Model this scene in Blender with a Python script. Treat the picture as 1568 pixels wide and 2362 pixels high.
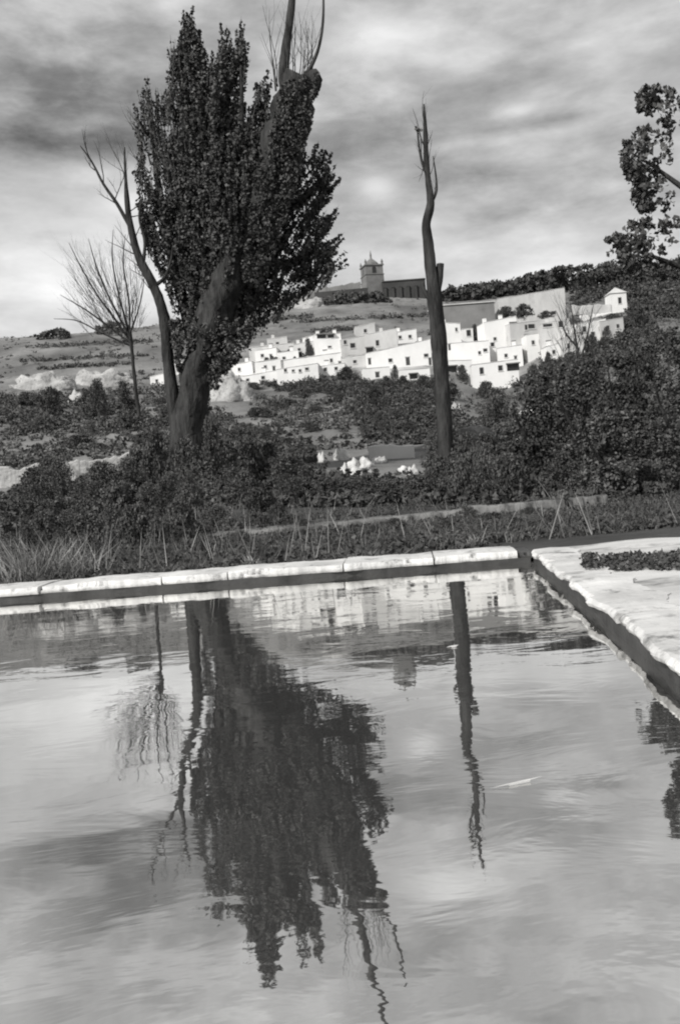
import bpy, bmesh, math, random
import numpy as np
from mathutils import Vector, Matrix, noise

scene = bpy.context.scene
for o in list(bpy.data.objects):
    bpy.data.objects.remove(o)
COL = scene.collection
random.seed(7)
RNG = np.random.default_rng(7)

# ------------------------------------------------------------------ camera
# the photograph is 1568 x 2361 in the units used for measuring below
F = 2151.0
CX, CY = 784.0, 1180.5
PITCH = math.atan(84 / F)
ROLL = math.radians(4.72)
CAMH = 1.6
FW = Vector((0, math.cos(PITCH), -math.sin(PITCH)))
UP0 = Vector((0, math.sin(PITCH), math.cos(PITCH)))
R0 = Vector((1, 0, 0))
EYE = Vector((0, 0, CAMH))
cam_d = bpy.data.cameras.new('camera')
cam = bpy.data.objects.new('camera', cam_d)
COL.objects.link(cam)
cx_ = R0 * math.cos(ROLL) - UP0 * math.sin(ROLL)
cy_ = R0 * math.sin(ROLL) + UP0 * math.cos(ROLL)
m = Matrix((cx_, cy_, -FW)).transposed().to_4x4()
m.translation = EYE
cam.matrix_world = m
cam_d.sensor_fit = 'VERTICAL'
cam_d.sensor_height = 36.0
cam_d.lens = 36.0 * F / 2361.0
cam_d.clip_start = 0.05
cam_d.clip_end = 6000
scene.camera = cam


def ray(x, y):
    dx, dy = x - CX, y - CY
    u = dx * math.cos(ROLL) - dy * math.sin(ROLL)
    w = dx * math.sin(ROLL) + dy * math.cos(ROLL)
    return FW * F + R0 * u - UP0 * w


def P(x, y, Y):
    d = ray(x, y)
    return EYE + d * (Y / d.y)


def onz(x, y, z):
    d = ray(x, y)
    return EYE + d * ((z - CAMH) / d.z)


# ------------------------------------------------------------------ world, sun
SUN_EL, SUN_AZ = math.radians(37), math.radians(-136)     # from the left, a little behind the viewer
world = bpy.data.worlds.new('World')
scene.world = world
world.use_nodes = True
nt = world.node_tree
nt.nodes.clear()
N, L = nt.nodes.new, nt.links.new


def mth(tree, op, a, b=None, c=None, clamp=False):
    n = tree.nodes.new('ShaderNodeMath')
    n.operation = op
    n.use_clamp = clamp
    for i, v in enumerate((a, b, c)):
        if v is None:
            continue
        if isinstance(v, (int, float)):
            n.inputs[i].default_value = v
        else:
            tree.links.new(v, n.inputs[i])
    return n.outputs[0]


tc = N('ShaderNodeTexCoord')
sep = N('ShaderNodeSeparateXYZ')
L(tc.outputs['Generated'], sep.inputs[0])
az = mth(nt, 'ARCTAN2', sep.outputs[0], sep.outputs[1])
el = mth(nt, 'ARCSINE', sep.outputs[2])
comb = N('ShaderNodeCombineXYZ')
L(mth(nt, 'MULTIPLY', az, 2.2), comb.inputs[0])
L(mth(nt, 'MULTIPLY', mth(nt, 'ADD', el, mth(nt, 'MULTIPLY', az, 0.03)), 5.6), comb.inputs[1])
comb.inputs[2].default_value = 3.7
n1 = N('ShaderNodeTexNoise')
n1.inputs['Scale'].default_value = 1.35
n1.inputs['Detail'].default_value = 7
n1.inputs['Roughness'].default_value = 0.5
n1.inputs['Distortion'].default_value = 0.35
L(comb.outputs[0], n1.inputs['Vector'])
n2 = N('ShaderNodeTexNoise')
n2.inputs['Scale'].default_value = 5.5
n2.inputs['Roughness'].default_value = 0.58
n2.inputs['Detail'].default_value = 6
n2.inputs['Distortion'].default_value = 0.15
L(comb.outputs[0], n2.inputs['Vector'])
val = mth(nt, 'MULTIPLY_ADD', mth(nt, 'SUBTRACT', n1.outputs[0], 0.5), 0.46, 0.70)
val = mth(nt, 'MULTIPLY_ADD', mth(nt, 'SUBTRACT', n2.outputs[0], 0.5), 0.46, val)
# a few particular cloud banks: (x, y, half width, half height, tone)
BANKS = [(130, 200, 210, 120, -.20), (150, 320, 210, 45, -.17), (190, 285, 130, 22, .12), (150, 560, 240, 150, .14),
         (860, 85, 120, 45, .17), (872, 432, 58, 30, .24), (700, 560, 60, 20, .10), (1190, 255, 40, 14, .14), (300, 470, 70, 26, .10), (1060, 130, 90, 30, .10), (1225, 288, 120, 18, -.12), (1100, 420, 190, 30, -.10),
         (830, 300, 170, 110, -.10), (1420, 110, 130, 70, .05), (1380, 560, 200, 60, .05), (930, 560, 170, 60, .10),
         (1150, 320, 200, 14, .08), (1240, 640, 200, 40, .12), (250, 730, 240, 60, .05), (1300, 470, 220, 26, -.08)]
for (x, y, sx, sy, t) in BANKS:
    d = ray(x, y).normalized()
    a0, e0 = math.atan2(d.x, d.y), math.asin(d.z)
    da = mth(nt, 'DIVIDE', mth(nt, 'SUBTRACT', az, a0), sx / F)
    de = mth(nt, 'DIVIDE', mth(nt, 'SUBTRACT', el, e0), sy / F)
    wob = mth(nt, 'MULTIPLY_ADD', mth(nt, 'SUBTRACT', n2.outputs[0], 0.5), 1.7, mth(nt, 'ADD', mth(nt, 'MULTIPLY', da, da), mth(nt, 'MULTIPLY', de, de)))
    g = mth(nt, 'EXPONENT', mth(nt, 'MULTIPLY', mth(nt, 'MAXIMUM', wob, 0.0), -1.0))
    val = mth(nt, 'MULTIPLY_ADD', g, t, val)
val = mth(nt, 'MAXIMUM', mth(nt, 'MINIMUM', val, 0.97), 0.3)
lin = mth(nt, 'MULTIPLY', mth(nt, 'POWER', val, 2.2), 10.0)
sky = N('ShaderNodeTexSky')
sky.sky_type = 'NISHITA'
sky.sun_disc = False
sky.sun_elevation = SUN_EL
sky.sun_rotation = SUN_AZ
bw = N('ShaderNodeRGBToBW')
L(sky.outputs[0], bw.inputs[0])
skyv = mth(nt, 'MINIMUM', bw.outputs[0], 9.0)
mixv = mth(nt, 'ADD', mth(nt, 'MULTIPLY', skyv, 0.08), mth(nt, 'MULTIPLY', lin, 0.92))
bg = N('ShaderNodeBackground')
bg.inputs['Strength'].default_value = 0.1
L(mixv, bg.inputs['Color'])
wo = N('ShaderNodeOutputWorld')
L(bg.outputs[0], wo.inputs['Surface'])

sun_d = bpy.data.lights.new('sun', 'SUN')
sun_d.energy = 3.2
sun_d.angle = math.radians(0.5)
sun_d.color = (1.0, 0.985, 0.96)
sun = bpy.data.objects.new('sun', sun_d)
COL.objects.link(sun)
SD = Vector((math.sin(SUN_AZ) * math.cos(SUN_EL), math.cos(SUN_AZ) * math.cos(SUN_EL), math.sin(SUN_EL)))
sun.rotation_euler = SD.to_track_quat('Z', 'Y').to_euler()

scene.view_settings.view_transform = 'Standard'
scene.view_settings.look = 'None'
scene.view_settings.exposure = 0.25
scene.view_settings.gamma = 1
scene.view_settings.use_curve_mapping = False
scene.cycles.filter_width = 2.1


# ------------------------------------------------------------------ materials (a black-and-white place: greys)
def gcol(v):
    return (v, v * 0.995, v * 0.98, 1)


def mat(name, lo, hi, scale=3.0, rough=0.9, bump=0.0, bscale=None, spots=None, island=0.0, stretch=(1, 1, 1), coords='Object', spec=0.2, detail=6):
    mt = bpy.data.materials.new(name)
    mt.use_nodes = True
    t = mt.node_tree
    b = t.nodes['Principled BSDF']
    b.inputs['Roughness'].default_value = rough
    b.inputs['Specular IOR Level'].default_value = spec
    co = t.nodes.new('ShaderNodeTexCoord')
    mp = t.nodes.new('ShaderNodeMapping')
    mp.inputs['Scale'].default_value = stretch
    if coords == 'World':
        g = t.nodes.new('ShaderNodeNewGeometry')
        t.links.new(g.outputs['Position'], mp.inputs[0])
    else:
        t.links.new(co.outputs[coords], mp.inputs[0])
    nz = t.nodes.new('ShaderNodeTexNoise')
    nz.inputs['Scale'].default_value = scale
    nz.inputs['Detail'].default_value = detail
    nz.inputs['Roughness'].default_value = 0.62
    t.links.new(mp.outputs[0], nz.inputs['Vector'])
    rp = t.nodes.new('ShaderNodeValToRGB')
    rp.color_ramp.elements[0].position = 0.33
    rp.color_ramp.elements[1].position = 0.67
    rp.color_ramp.elements[0].color = gcol(lo)
    rp.color_ramp.elements[1].color = gcol(hi)
    t.links.new(nz.outputs[0], rp.inputs[0])
    out = rp.outputs[0]
    if island:
        g = t.nodes.new('ShaderNodeNewGeometry')
        f = mth(t, 'MULTIPLY_ADD', g.outputs['Random Per Island'], 2 * island, 1 - island)
        mx = t.nodes.new('ShaderNodeMix')
        mx.data_type = 'RGBA'
        mx.blend_type = 'MULTIPLY'
        mx.inputs[0].default_value = 1
        t.links.new(out, mx.inputs[6])
        t.links.new(f, mx.inputs[7])
        out = mx.outputs[2]
    if spots:
        sscale, thr, sv, samt = spots
        n3 = t.nodes.new('ShaderNodeTexNoise')
        n3.inputs['Scale'].default_value = sscale
        n3.inputs['Detail'].default_value = 8
        n3.inputs['Roughness'].default_value = 0.7
        t.links.new(mp.outputs[0], n3.inputs['Vector'])
        f = mth(t, 'MULTIPLY', mth(t, 'MULTIPLY', mth(t, 'SUBTRACT', n3.outputs[0], thr), 9.0, clamp=True), samt)
        mx = t.nodes.new('ShaderNodeMix')
        mx.data_type = 'RGBA'
        t.links.new(f, mx.inputs[0])
        t.links.new(out, mx.inputs[6])
        mx.inputs[7].default_value = gcol(sv)
        out = mx.outputs[2]
    t.links.new(out, b.inputs['Base Color'])
    if bump:
        n4 = t.nodes.new('ShaderNodeTexNoise')
        n4.inputs['Scale'].default_value = bscale or scale * 4
        n4.inputs['Detail'].default_value = 8
        t.links.new(mp.outputs[0], n4.inputs['Vector'])
        bp = t.nodes.new('ShaderNodeBump')
        bp.inputs['Strength'].default_value = 1.0
        bp.inputs['Distance'].default_value = bump
        t.links.new(n4.outputs[0], bp.inputs['Height'])
        t.links.new(bp.outputs[0], b.inputs['Normal'])
    return mt


M = dict(
    soil=mat('soil', .04, .085, .35, bump=.08, bscale=3, coords='World', spots=(.9, .6, .16, .5)),
    hill=mat('hill', .10, .27, .045, bump=.5, bscale=.5, coords='World', spots=(.16, .55, .075, .8), stretch=(1, .6, 1.6)),
    path=mat('path', .12, .24, .6, bump=.03, bscale=8, coords='World', spots=(1.5, .50, .06, .8)),
    rock=mat('rock', .32, .56, .35, bump=.25, bscale=1.6, coords='World', spots=(.7, .52, .15, .8)),
    rubble=mat('rubble', .42, .7, .8, bump=.05, bscale=5, coords='World'),
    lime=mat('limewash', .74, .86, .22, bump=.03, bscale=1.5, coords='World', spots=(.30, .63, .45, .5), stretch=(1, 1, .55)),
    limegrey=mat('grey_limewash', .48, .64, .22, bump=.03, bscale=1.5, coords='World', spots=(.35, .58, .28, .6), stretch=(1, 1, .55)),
    plaster=mat('wall_and_shade_grey', .19, .27, .15, bump=.03, coords='World', spots=(.4, .58, .13, .6)),  # grey walls; on the long shed this tone paints in the facade's shade
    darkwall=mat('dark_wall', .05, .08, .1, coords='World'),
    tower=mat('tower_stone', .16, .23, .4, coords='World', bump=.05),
    roof=mat('pale_roof', .6, .75, .3, coords='World', spots=(.4, .6, .4, .5)),
    tile=mat('tile_roof', .14, .24, 1.2, coords='World', bump=.06),
    frame=mat('window_frame', .35, .5, 1),
    pane=mat('pane_and_shade_dark', .02, .035, 1, rough=.25, spec=.5),  # window glass, and the painted shade of porch and belfry panels
    door=mat('door_wood', .05, .09, 2),
    bark=mat('bark', .018, .07, 2.6, bump=.14, bscale=6, coords='World', stretch=(1, 1, .22)),
    twig=mat('twig', .05, .10, 2, coords='World'),
    leaf=mat('leaf', .065, .12, .35, island=.5, rough=.75, coords='World'),
    leafdark=mat('dark_leaf', .055, .105, .3, island=.45, rough=.8, coords='World'),
    leafmid=mat('mid_leaf', .07, .15, .3, island=.5, rough=.8, coords='World'),
    leafpale=mat('pale_leaf', .18, .34, .3, island=.4, rough=.8, coords='World'),
    grass=mat('grass_blade', .06, .12, .6, island=.6, rough=.8, coords='World'),
    reed=mat('reed_blade', .10, .38, 1.2, island=.5, rough=.7, coords='World'),
    coping=mat('coping', .48, .74, 1.3, bump=.012, bscale=14, coords='World', spots=(2.3, .54, .12, .85), detail=9),
    algae=mat('wet_wall', .03, .075, 2.0, rough=.45, bump=.015, coords='World'),
    apron=mat('apron', .46, .70, .55, bump=.006, bscale=16, coords='World', spots=(.6, .52, .13, .9), stretch=(.8, 1.5, 1), detail=9),
    terrace=mat('terrace', .52, .70, .9, bump=.0035, bscale=34, coords='World', spots=(1.1, .55, .34, .8), detail=12),
)

# pale trodden earth where the village stands
def pale_earth(mt_, spots):
    t = mt_.node_tree
    b = t.nodes['Principled BSDF']
    src = b.inputs['Base Color'].links[0].from_socket
    g = t.nodes.new('ShaderNodeNewGeometry')
    nz = t.nodes.new('ShaderNodeTexNoise')
    nz.inputs['Scale'].default_value = .22
    nz.inputs['Detail'].default_value = 7
    t.links.new(g.outputs['Position'], nz.inputs['Vector'])
    sp = t.nodes.new('ShaderNodeSeparateXYZ')
    t.links.new(g.outputs['Position'], sp.inputs[0])
    tot = None
    for (c, sx, sy, amt) in spots:
        dx = mth(t, 'DIVIDE', mth(t, 'SUBTRACT', sp.outputs[0], c.x), sx)
        dy = mth(t, 'DIVIDE', mth(t, 'SUBTRACT', sp.outputs[1], c.y), sy)
        r = mth(t, 'ADD', mth(t, 'MULTIPLY', dx, dx), mth(t, 'MULTIPLY', dy, dy))
        f = mth(t, 'MULTIPLY', mth(t, 'SUBTRACT', 1.15, r, clamp=True), amt)
        tot = f if tot is None else mth(t, 'MAXIMUM', tot, f)
    f = mth(t, 'MULTIPLY', mth(t, 'ADD', tot, mth(t, 'MULTIPLY', mth(t, 'SUBTRACT', nz.outputs[0], .55), 2.2)), tot, clamp=True)
    mx = t.nodes.new('ShaderNodeMix')
    mx.data_type = 'RGBA'
    t.links.new(f, mx.inputs[0])
    t.links.new(src, mx.inputs[6])
    mx.inputs[7].default_value = gcol(.62)
    t.links.new(mx.outputs[2], b.inputs['Base Color'])


# water: murky, strongly mirroring
mt = bpy.data.materials.new('water')
mt.use_nodes = True
t = mt.node_tree
t.nodes.clear()
ng = t.nodes.new('ShaderNodeNewGeometry')
mp = t.nodes.new('ShaderNodeMapping')
mp.inputs['Scale'].default_value = (0.9, 1.7, 1)
t.links.new(ng.outputs['Position'], mp.inputs[0])
nz = t.nodes.new('ShaderNodeTexNoise')
nz.inputs['Scale'].default_value = 1.1
nz.inputs['Detail'].default_value = 4.5
nz.inputs['Distortion'].default_value = 0.6
t.links.new(mp.outputs[0], nz.inputs['Vector'])
bp = t.nodes.new('ShaderNodeBump')
bp.inputs['Strength'].default_value = 1
bp.inputs['Distance'].default_value = 0.0034
t.links.new(nz.outputs[0], bp.inputs['Height'])
gl = t.nodes.new('ShaderNodeBsdfGlossy')
gl.inputs['Roughness'].default_value = 0.018
gl.inputs['Color'].default_value = gcol(.96)
t.links.new(bp.outputs[0], gl.inputs['Normal'])
df = t.nodes.new('ShaderNodeBsdfDiffuse')
df.inputs['Color'].default_value = gcol(.10)
fr = t.nodes.new('ShaderNodeFresnel')
fr.inputs['IOR'].default_value = 3.2
t.links.new(bp.outputs[0], fr.inputs['Normal'])
fac = mth(t, 'MULTIPLY_ADD', fr.outputs[0], 0.6, 0.52, clamp=True)
mx = t.nodes.new('ShaderNodeMixShader')
t.links.new(fac, mx.inputs[0])
t.links.new(df.outputs[0], mx.inputs[1])
t.links.new(gl.outputs[0], mx.inputs[2])
mo = t.nodes.new('ShaderNodeOutputMaterial')
t.links.new(mx.outputs[0], mo.inputs['Surface'])
M['water'] = mt


# ------------------------------------------------------------------ mesh helpers
def tag(o, label=None, cat=None, group=None, kind=None):
    if label: o['label'] = label
    if cat: o['category'] = cat
    if group: o['group'] = group
    if kind: o['kind'] = kind
    return o


def empty(name, loc, label, cat, group=None, rz=0.0):
    o = bpy.data.objects.new(name, None)
    COL.objects.link(o)
    o.location = loc
    o.rotation_euler = (0, 0, rz)
    o.empty_display_size = 0.3
    return tag(o, label, cat, group)


class MB:
    def __init__(s):
        s.v, s.f = [], []

    def add(s, vs, fs):
        n = len(s.v)
        s.v += [tuple(q) for q in vs]
        s.f += [tuple(i + n for i in f) for f in fs]

    def box(s, a, b, jit=0.0):
        (x0, y0, z0), (x1, y1, z1) = a, b
        vs = [(x, y, z) for z in (z0, z1) for y in (y0, y1) for x in (x0, x1)]
        if jit:
            vs = [tuple(c + random.uniform(-jit, jit) for c in q) for q in vs]
        s.add(vs, [(0, 2, 3, 1), (4, 5, 7, 6), (0, 1, 5, 4), (2, 6, 7, 3), (0, 4, 6, 2), (1, 3, 7, 5)])

    def prism(s, poly, z0, z1):
        n = len(poly)
        vs = [(x, y, z0) for x, y in poly] + [(x, y, z1) for x, y in poly]
        fs = [tuple(range(n))[::-1], tuple(range(n, 2 * n))]
        fs += [(i, (i + 1) % n, n + (i + 1) % n, n + i) for i in range(n)]
        s.add(vs, fs)

    def tube(s, pts, rad, sides=8, rough=0.0, cap=True):
        pts = [Vector(p) for p in pts]
        n = len(pts)
        vs, fs = [], []
        ref = Vector((0.3, 1, 0.1)).normalized()
        for i, p in enumerate(pts):
            d = (pts[min(i + 1, n - 1)] - pts[max(i - 1, 0)]).normalized()
            a = d.cross(ref)
            if a.length < 1e-4: a = d.cross(Vector((1, 0, 0)))
            a.normalize()
            b = d.cross(a)
            for k in range(sides):
                an = 2 * math.pi * k / sides
                r = rad[i]
                if rough:
                    r *= 1 + rough * noise.noise(Vector((math.cos(an) * 1.3 + p.x * .2, math.sin(an) * 1.3 + p.y * .2, p.z * .35)) * 1.7) + .45 * rough * noise.noise(Vector((math.cos(an) * 2.6 + p.y * .1, math.sin(an) * 2.6, p.z * 1.9)))
                vs.append(p + (a * math.cos(an) + b * math.sin(an)) * r)
        for i in range(n - 1):
            for k in range(sides):
                k2 = (k + 1) % sides
                fs.append((i * sides + k, i * sides + k2, (i + 1) * sides + k2, (i + 1) * sides + k))
        if cap:
            fs.append(tuple(range((n - 1) * sides, n * sides)))
        s.add(vs, fs)

    def build(s, name, mt, parent=None, smooth=False, loc=None):
        me = bpy.data.meshes.new(name)
        me.from_pydata(s.v, [], s.f)
        me.update()
        if smooth:
            me.polygons.foreach_set('use_smooth', [True] * len(me.polygons))
        return link(name, me, mt, parent, loc)


def link(name, me, mt, parent=None, loc=None):
    if mt and not me.materials:
        me.materials.append(mt)
    o = bpy.data.objects.new(name, me)
    COL.objects.link(o)
    if parent: o.parent = parent
    if loc: o.location = loc
    return o


def quads_mesh(name, V):
    """V: (n,4,3) array of quads -> mesh"""
    n = len(V)
    me = bpy.data.meshes.new(name)
    me.vertices.add(n * 4)
    me.vertices.foreach_set('co', np.ascontiguousarray(V, dtype=np.float32).ravel())
    me.loops.add(n * 4)
    me.loops.foreach_set('vertex_index', np.arange(n * 4, dtype=np.int32))
    me.polygons.add(n)
    me.polygons.foreach_set('loop_start', np.arange(0, n * 4, 4, dtype=np.int32))
    me.polygons.foreach_set('loop_total', np.full(n, 4, dtype=np.int32))
    me.update(calc_edges=True)
    return me


def unit(n):
    a = RNG.normal(size=(n, 3))
    return a / np.linalg.norm(a, axis=1, keepdims=True)


def leaf_quads(C, size, elong=1.5, droop=0.0):
    """diamond leaves, slightly folded, at centres C (n,3)"""
    n = len(C)
    a = unit(n)
    if droop: a[:, 2] -= droop; a /= np.linalg.norm(a, axis=1, keepdims=True)
    b = np.cross(a, unit(n))
    b /= np.linalg.norm(b, axis=1, keepdims=True) + 1e-9
    s = size * RNG.uniform(.6, 1.4, size=(n, 1)) * .5
    nn = np.cross(a, b)
    V = np.empty((n, 4, 3))
    V[:, 0] = C - a * s * elong
    V[:, 1] = C + b * s + nn * s * .25 - a * s * .15
    V[:, 2] = C + a * s * elong
    V[:, 3] = C - b * s + nn * s * .25 - a * s * .15
    return V


def clump_points(centres, radii, per, flat=1.0):
    """points in leaf clumps round each centre"""
    out = []
    for c, r in zip(centres, radii):
        k = max(4, int(per))
        d = unit(k) * (RNG.uniform(0, 1, size=(k, 1)) ** .45) * r
        d[:, 2] *= flat
        out.append(np.array(c)[None, :] + d)
    return np.concatenate(out)


def fbm(x, y, z=0.0, o=4):
    return noise.fractal(Vector((x, y, z)), 1.0, 2.0, o)


# ------------------------------------------------------------------ terrain
HORY = lambda x: 1087 + 0.0825 * (896 - x)
TC = [-700, -300, 80, 300, 500, 700, 850, 1000, 1150, 1300, 1490, 1900, 2400]
TD = [80, 130, 200, 235, 262, 330, 400, 440]
TY = {-700: (1130, 1070, 985, 930, 900, 840, 800, 800), -300: (1115, 1055, 965, 910, 880, 818, 780, 780),
      80: (1108, 1040, 950, 893, 865, 810, 777, 777), 300: (1092, 1030, 940, 890, 860, 800, 764, 762),
      500: (1085, 1020, 940, 890, 850, 785, 738, 735), 700: (1078, 1010, 930, 876, 815, 750, 705, 668),
      850: (1072, 1000, 920, 868, 805, 735, 697, 650), 1000: (1062, 990, 910, 866, 795, 740, 697, 670),
      1150: (1050, 985, 935, 905, 800, 740, 690, 670), 1300: (1040, 965, 900, 835, 780, 735, 680, 665),
      1490: (1030, 950, 865, 795, 750, 712, 665, 655), 1900: (1010, 930, 840, 770, 730, 690, 640, 630), 2400: (990, 900, 800, 740, 700, 660, 610, 600)}
COLU, TZ = [], []
for x in TC:
    d = ray(x, HORY(x))
    COLU.append(d.x / d.y)
    zz = [(15.3, .05), (17, .06), (24, -.08), (31, -.2), (31.9, -.17), (33.2, -.06), (37, .1), (55, .55 if x > 300 else 1.0)]
    zz += [(Y, P(x, y, Y).z) for Y, y in zip(TD, TY[x])]
    last = zz[-1][1]
    zz += [(520, last * .8), (800, last * .35), (1500, 4.0)]
    TZ.append(zz)


def prof(i, Y):
    zz = TZ[i]
    if Y <= zz[0][0]: return zz[0][1]
    for (a, za), (b, zb) in zip(zz, zz[1:]):
        if Y <= b:
            k = (Y - a) / (b - a)
            return za + (zb - za) * k
    return zz[-1][1]


def gz(X, Y):
    u = X / max(Y, 1e-3)
    u = min(max(u, COLU[0]), COLU[-1] - 1e-6)
    i = max(j for j in range(len(COLU) - 1) if COLU[j] <= u + 1e-9)
    k = (u - COLU[i]) / (COLU[i + 1] - COLU[i])
    k = k * k * (3 - 2 * k)
    z = prof(i, Y) * (1 - k) + prof(i + 1, Y) * k
    amp = min(max((Y - 40) / 160, 0), 1)
    z += amp * (2.2 * fbm(X * .02, Y * .02) + .7 * fbm(X * .09, Y * .09, 5))
    if 16 < Y < 80: z += .05 * fbm(X * .4, Y * .4, 2)
    return z


def hit(x, y, y0=36.0, y1=470.0):
    d = ray(x, y)
    Y = y0
    while Y < y1:
        p = EYE + d * (Y / d.y)
        if p.z <= gz(p.x, p.y):
            return p
        Y *= 1.006
    return EYE + d * (y1 / d.y)


def terrain(name, rows, mt_, ncol):
    us = [COLU[0] + (COLU[-1] - COLU[0]) * i / (ncol - 1) for i in range(ncol)]
    vs, fs = [], []
    for Y in rows:
        for u in us:
            vs.append((u * Y, Y, gz(u * Y, Y)))
    for r in range(len(rows) - 1):
        for c in range(ncol - 1):
            a = r * ncol + c
            fs.append((a, a + 1, a + ncol + 1, a + ncol))
    b = MB(); b.add(vs, fs)
    return tag(b.build(name, mt_, smooth=True), kind='structure')


rows1 = [15.3 + i * .8 for i in range(57)]
rows1[-1] = 60.0
terrain('ground', rows1, M['soil'], 150)
rows2 = [60.0]
while rows2[-1] < 1500: rows2.append(rows2[-1] * 1.016)
terrain('hill', rows2, M['hill'], 260)
b = MB()
ring = [(3500 * math.cos(a * math.pi / 32), 3500 * math.sin(a * math.pi / 32), -1.2) for a in range(64)]
b.add(ring, [tuple(range(64))])
tag(b.build('plain', M['soil']), kind='structure')

# ------------------------------------------------------------------ basin
RIMZ = 0.20
WZ = 0.0
# far rim inner edge (along the bright face) and right rim inner edge, on the coping top
fl = onz(-260, 1372, RIMZ); fr_ = onz(1222, 1268, RIMZ)
fl2 = onz(150, 1349, RIMZ)
corner = Vector((fr_.x, fr_.y, RIMZ))
rr = onz(1486, 1470, RIMZ)
nr = Vector((4, 1.55, RIMZ)); nl = Vector((-6, 1.75, RIMZ))
ndir = (nr - nl).normalized()
near_r = nl + ndir * 12; near_l = nl - ndir * 7
rdir = (rr - corner).normalized()
# meeting point of the right rim with the near rim
def isect(p, d, q, e):
    den = d.x * e.y - d.y * e.x
    k = ((q.x - p.x) * e.y - (q.y - p.y) * e.x) / den
    return p + d * k
c_nr = isect(corner, rdir, nl, ndir)
fdir = (corner - fl2).normalized()
far_l = corner - fdir * 16
left_n = near_l

b = MB()
poly = [(far_l.x - .2, far_l.y + .12), (corner.x + .08, corner.y + .12), (c_nr.x + .2, c_nr.y - .1), (near_l.x, near_l.y - .1)]
b.add([(x, y, WZ) for x, y in poly], [(0, 3, 2, 1)])
tag(b.build('water', M['water']), kind='structure')

basin = empty('water_basin', corner, 'whitewashed masonry water tank with worn pale coping holding still reflecting water', 'water tank')


def bpart(mb, name, m_):
    o = mb.build(name, m_, basin)
    o.location = -corner
    return o


def slab(p, q, out, depth, z0, z1, seed, n=70, cham=.03):
    """coping slab from p to q along its inner edge, 'out' the outward direction; worn edges"""
    vs, fs = [], []
    for i in range(n + 1):
        k = i / n
        c = p.lerp(q, k)
        w = .055 * fbm(c.x * 1.6, c.y * 1.6, seed) + .016 * fbm(c.x * 7, c.y * 7, seed)
        h = .022 * fbm(c.x * 1.1, c.y * 1.1, seed + 3) + .004 * fbm(c.x * 6, c.y * 6, seed)
        chip = max(0, fbm(c.x * 2.3, c.y * 2.3, seed + 9) - .16) * .2
        e = c - out * w
        prof_ = [(e + out * .02, z0 + .01), (e, z0 + .04), (e - out * .004, (z0 + z1) / 2), (e + out * chip, z1 - cham - chip + h), (e + out * (cham + chip), z1 + h),
                 (c + out * depth * .5, z1 + .012 + h * 1.5), (c + out * (depth + w * 2), z1 - .004 + h), (c + out * (depth + w * 2), z0)]
        vs += [(q_.x, q_.y, z) for q_, z in prof_]
    m_ = 8
    for i in range(n):
        for k in range(m_ - 1):
            a = i * m_ + k
            fs.append((a, a + m_, a + m_ + 1, a + 1))
    fs.append(tuple(range(m_))); fs.append(tuple(range(n * m_, n * m_ + m_))[::-1])
    mb = MB(); mb.add(vs, fs)
    return mb


fout = Vector((-fdir.y, fdir.x, 0))
LF = 16.0
cuts_px = [(95, 1352), (370, 1333), (522, 1322), (790, 1302), (1000, 1286), (1195, 1271)]
cuts = [0.0] + [(onz(x, y, RIMZ) - far_l).dot(fdir) for x, y in cuts_px]
for i, (a, c) in enumerate(zip(cuts, cuts[1:])):
    mb = slab(far_l + fdir * (a + .012), far_l + fdir * (c - .012), fout, 1.1 + random.uniform(-.05, .05), .075, RIMZ, i * 3.1)
    bpart(mb, 'coping_slab', M['coping'])
mb = slab(far_l + fdir * cuts[-1] + fdir * .02, corner + fdir * .02, fout, 1.0, .06, RIMZ - .03, 44, 6)
o = bpart(mb, 'coping_slab', M['algae']); tag(o, 'dark stained coping slab in the corner of the tank')
mb = MB()
q0, q1 = far_l + fout * .035, corner + fout * .035
mb.prism([(q0.x, q0.y), (q1.x, q1.y), (q1.x + fout.x * .5, q1.y + fout.y * .5), (q0.x + fout.x * .5, q0.y + fout.y * .5)], -.6, .085)
bpart(mb, 'basin_wall', M['algae'])
# right rim: coping with a broad apron behind it
rout = Vector((-rdir.y, rdir.x, 0))
if rout.x < 0: rout = -rout
n_r = 4
ln = (c_nr - corner).length
for i in range(n_r):
    mb = slab(corner + rdir * (ln * i / n_r + .01), corner + rdir * (ln * (i + 1) / n_r - .01), rout, .62, .11, RIMZ, 70 + i * 2.3, 70)
    bpart(mb, 'coping_slab', M['coping'])
mb = MB()
q0, q1 = corner + rout * .04, c_nr + rout * .04
mb.prism([(q0.x, q0.y), (q1.x, q1.y), (q1.x + rout.x * .5, q1.y + rout.y * .5), (q0.x + rout.x * .5, q0.y + rout.y * .5)], -.6, .12)
bpart(mb, 'basin_wall', M['algae'])
mb = MB()
nx, ny = 26, 40
vs, fs = [], []
for j in range(ny + 1):
    base = corner.lerp(c_nr, j / ny) + rout * .35
    for i in range(nx + 1):
        p = base + rout * (9.0 * (i / nx) ** 1.4)
        vs.append((p.x, p.y + .4 * (1 - j / ny), RIMZ - .03 + .03 * fbm(p.x * .8, p.y * .8, 4) * min(1, i / 4) + .04 * min(1, max(0, i - 2) / 6)))
for j in range(ny):
    for i in range(nx):
        a = j * (nx + 1) + i
        fs.append((a, a + nx + 1, a + nx + 2, a + 1))
mb.add(vs, fs)
o = mb.build('apron', M['apron'], smooth=True); tag(o, kind='structure'); o.name = 'pavement'

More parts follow.
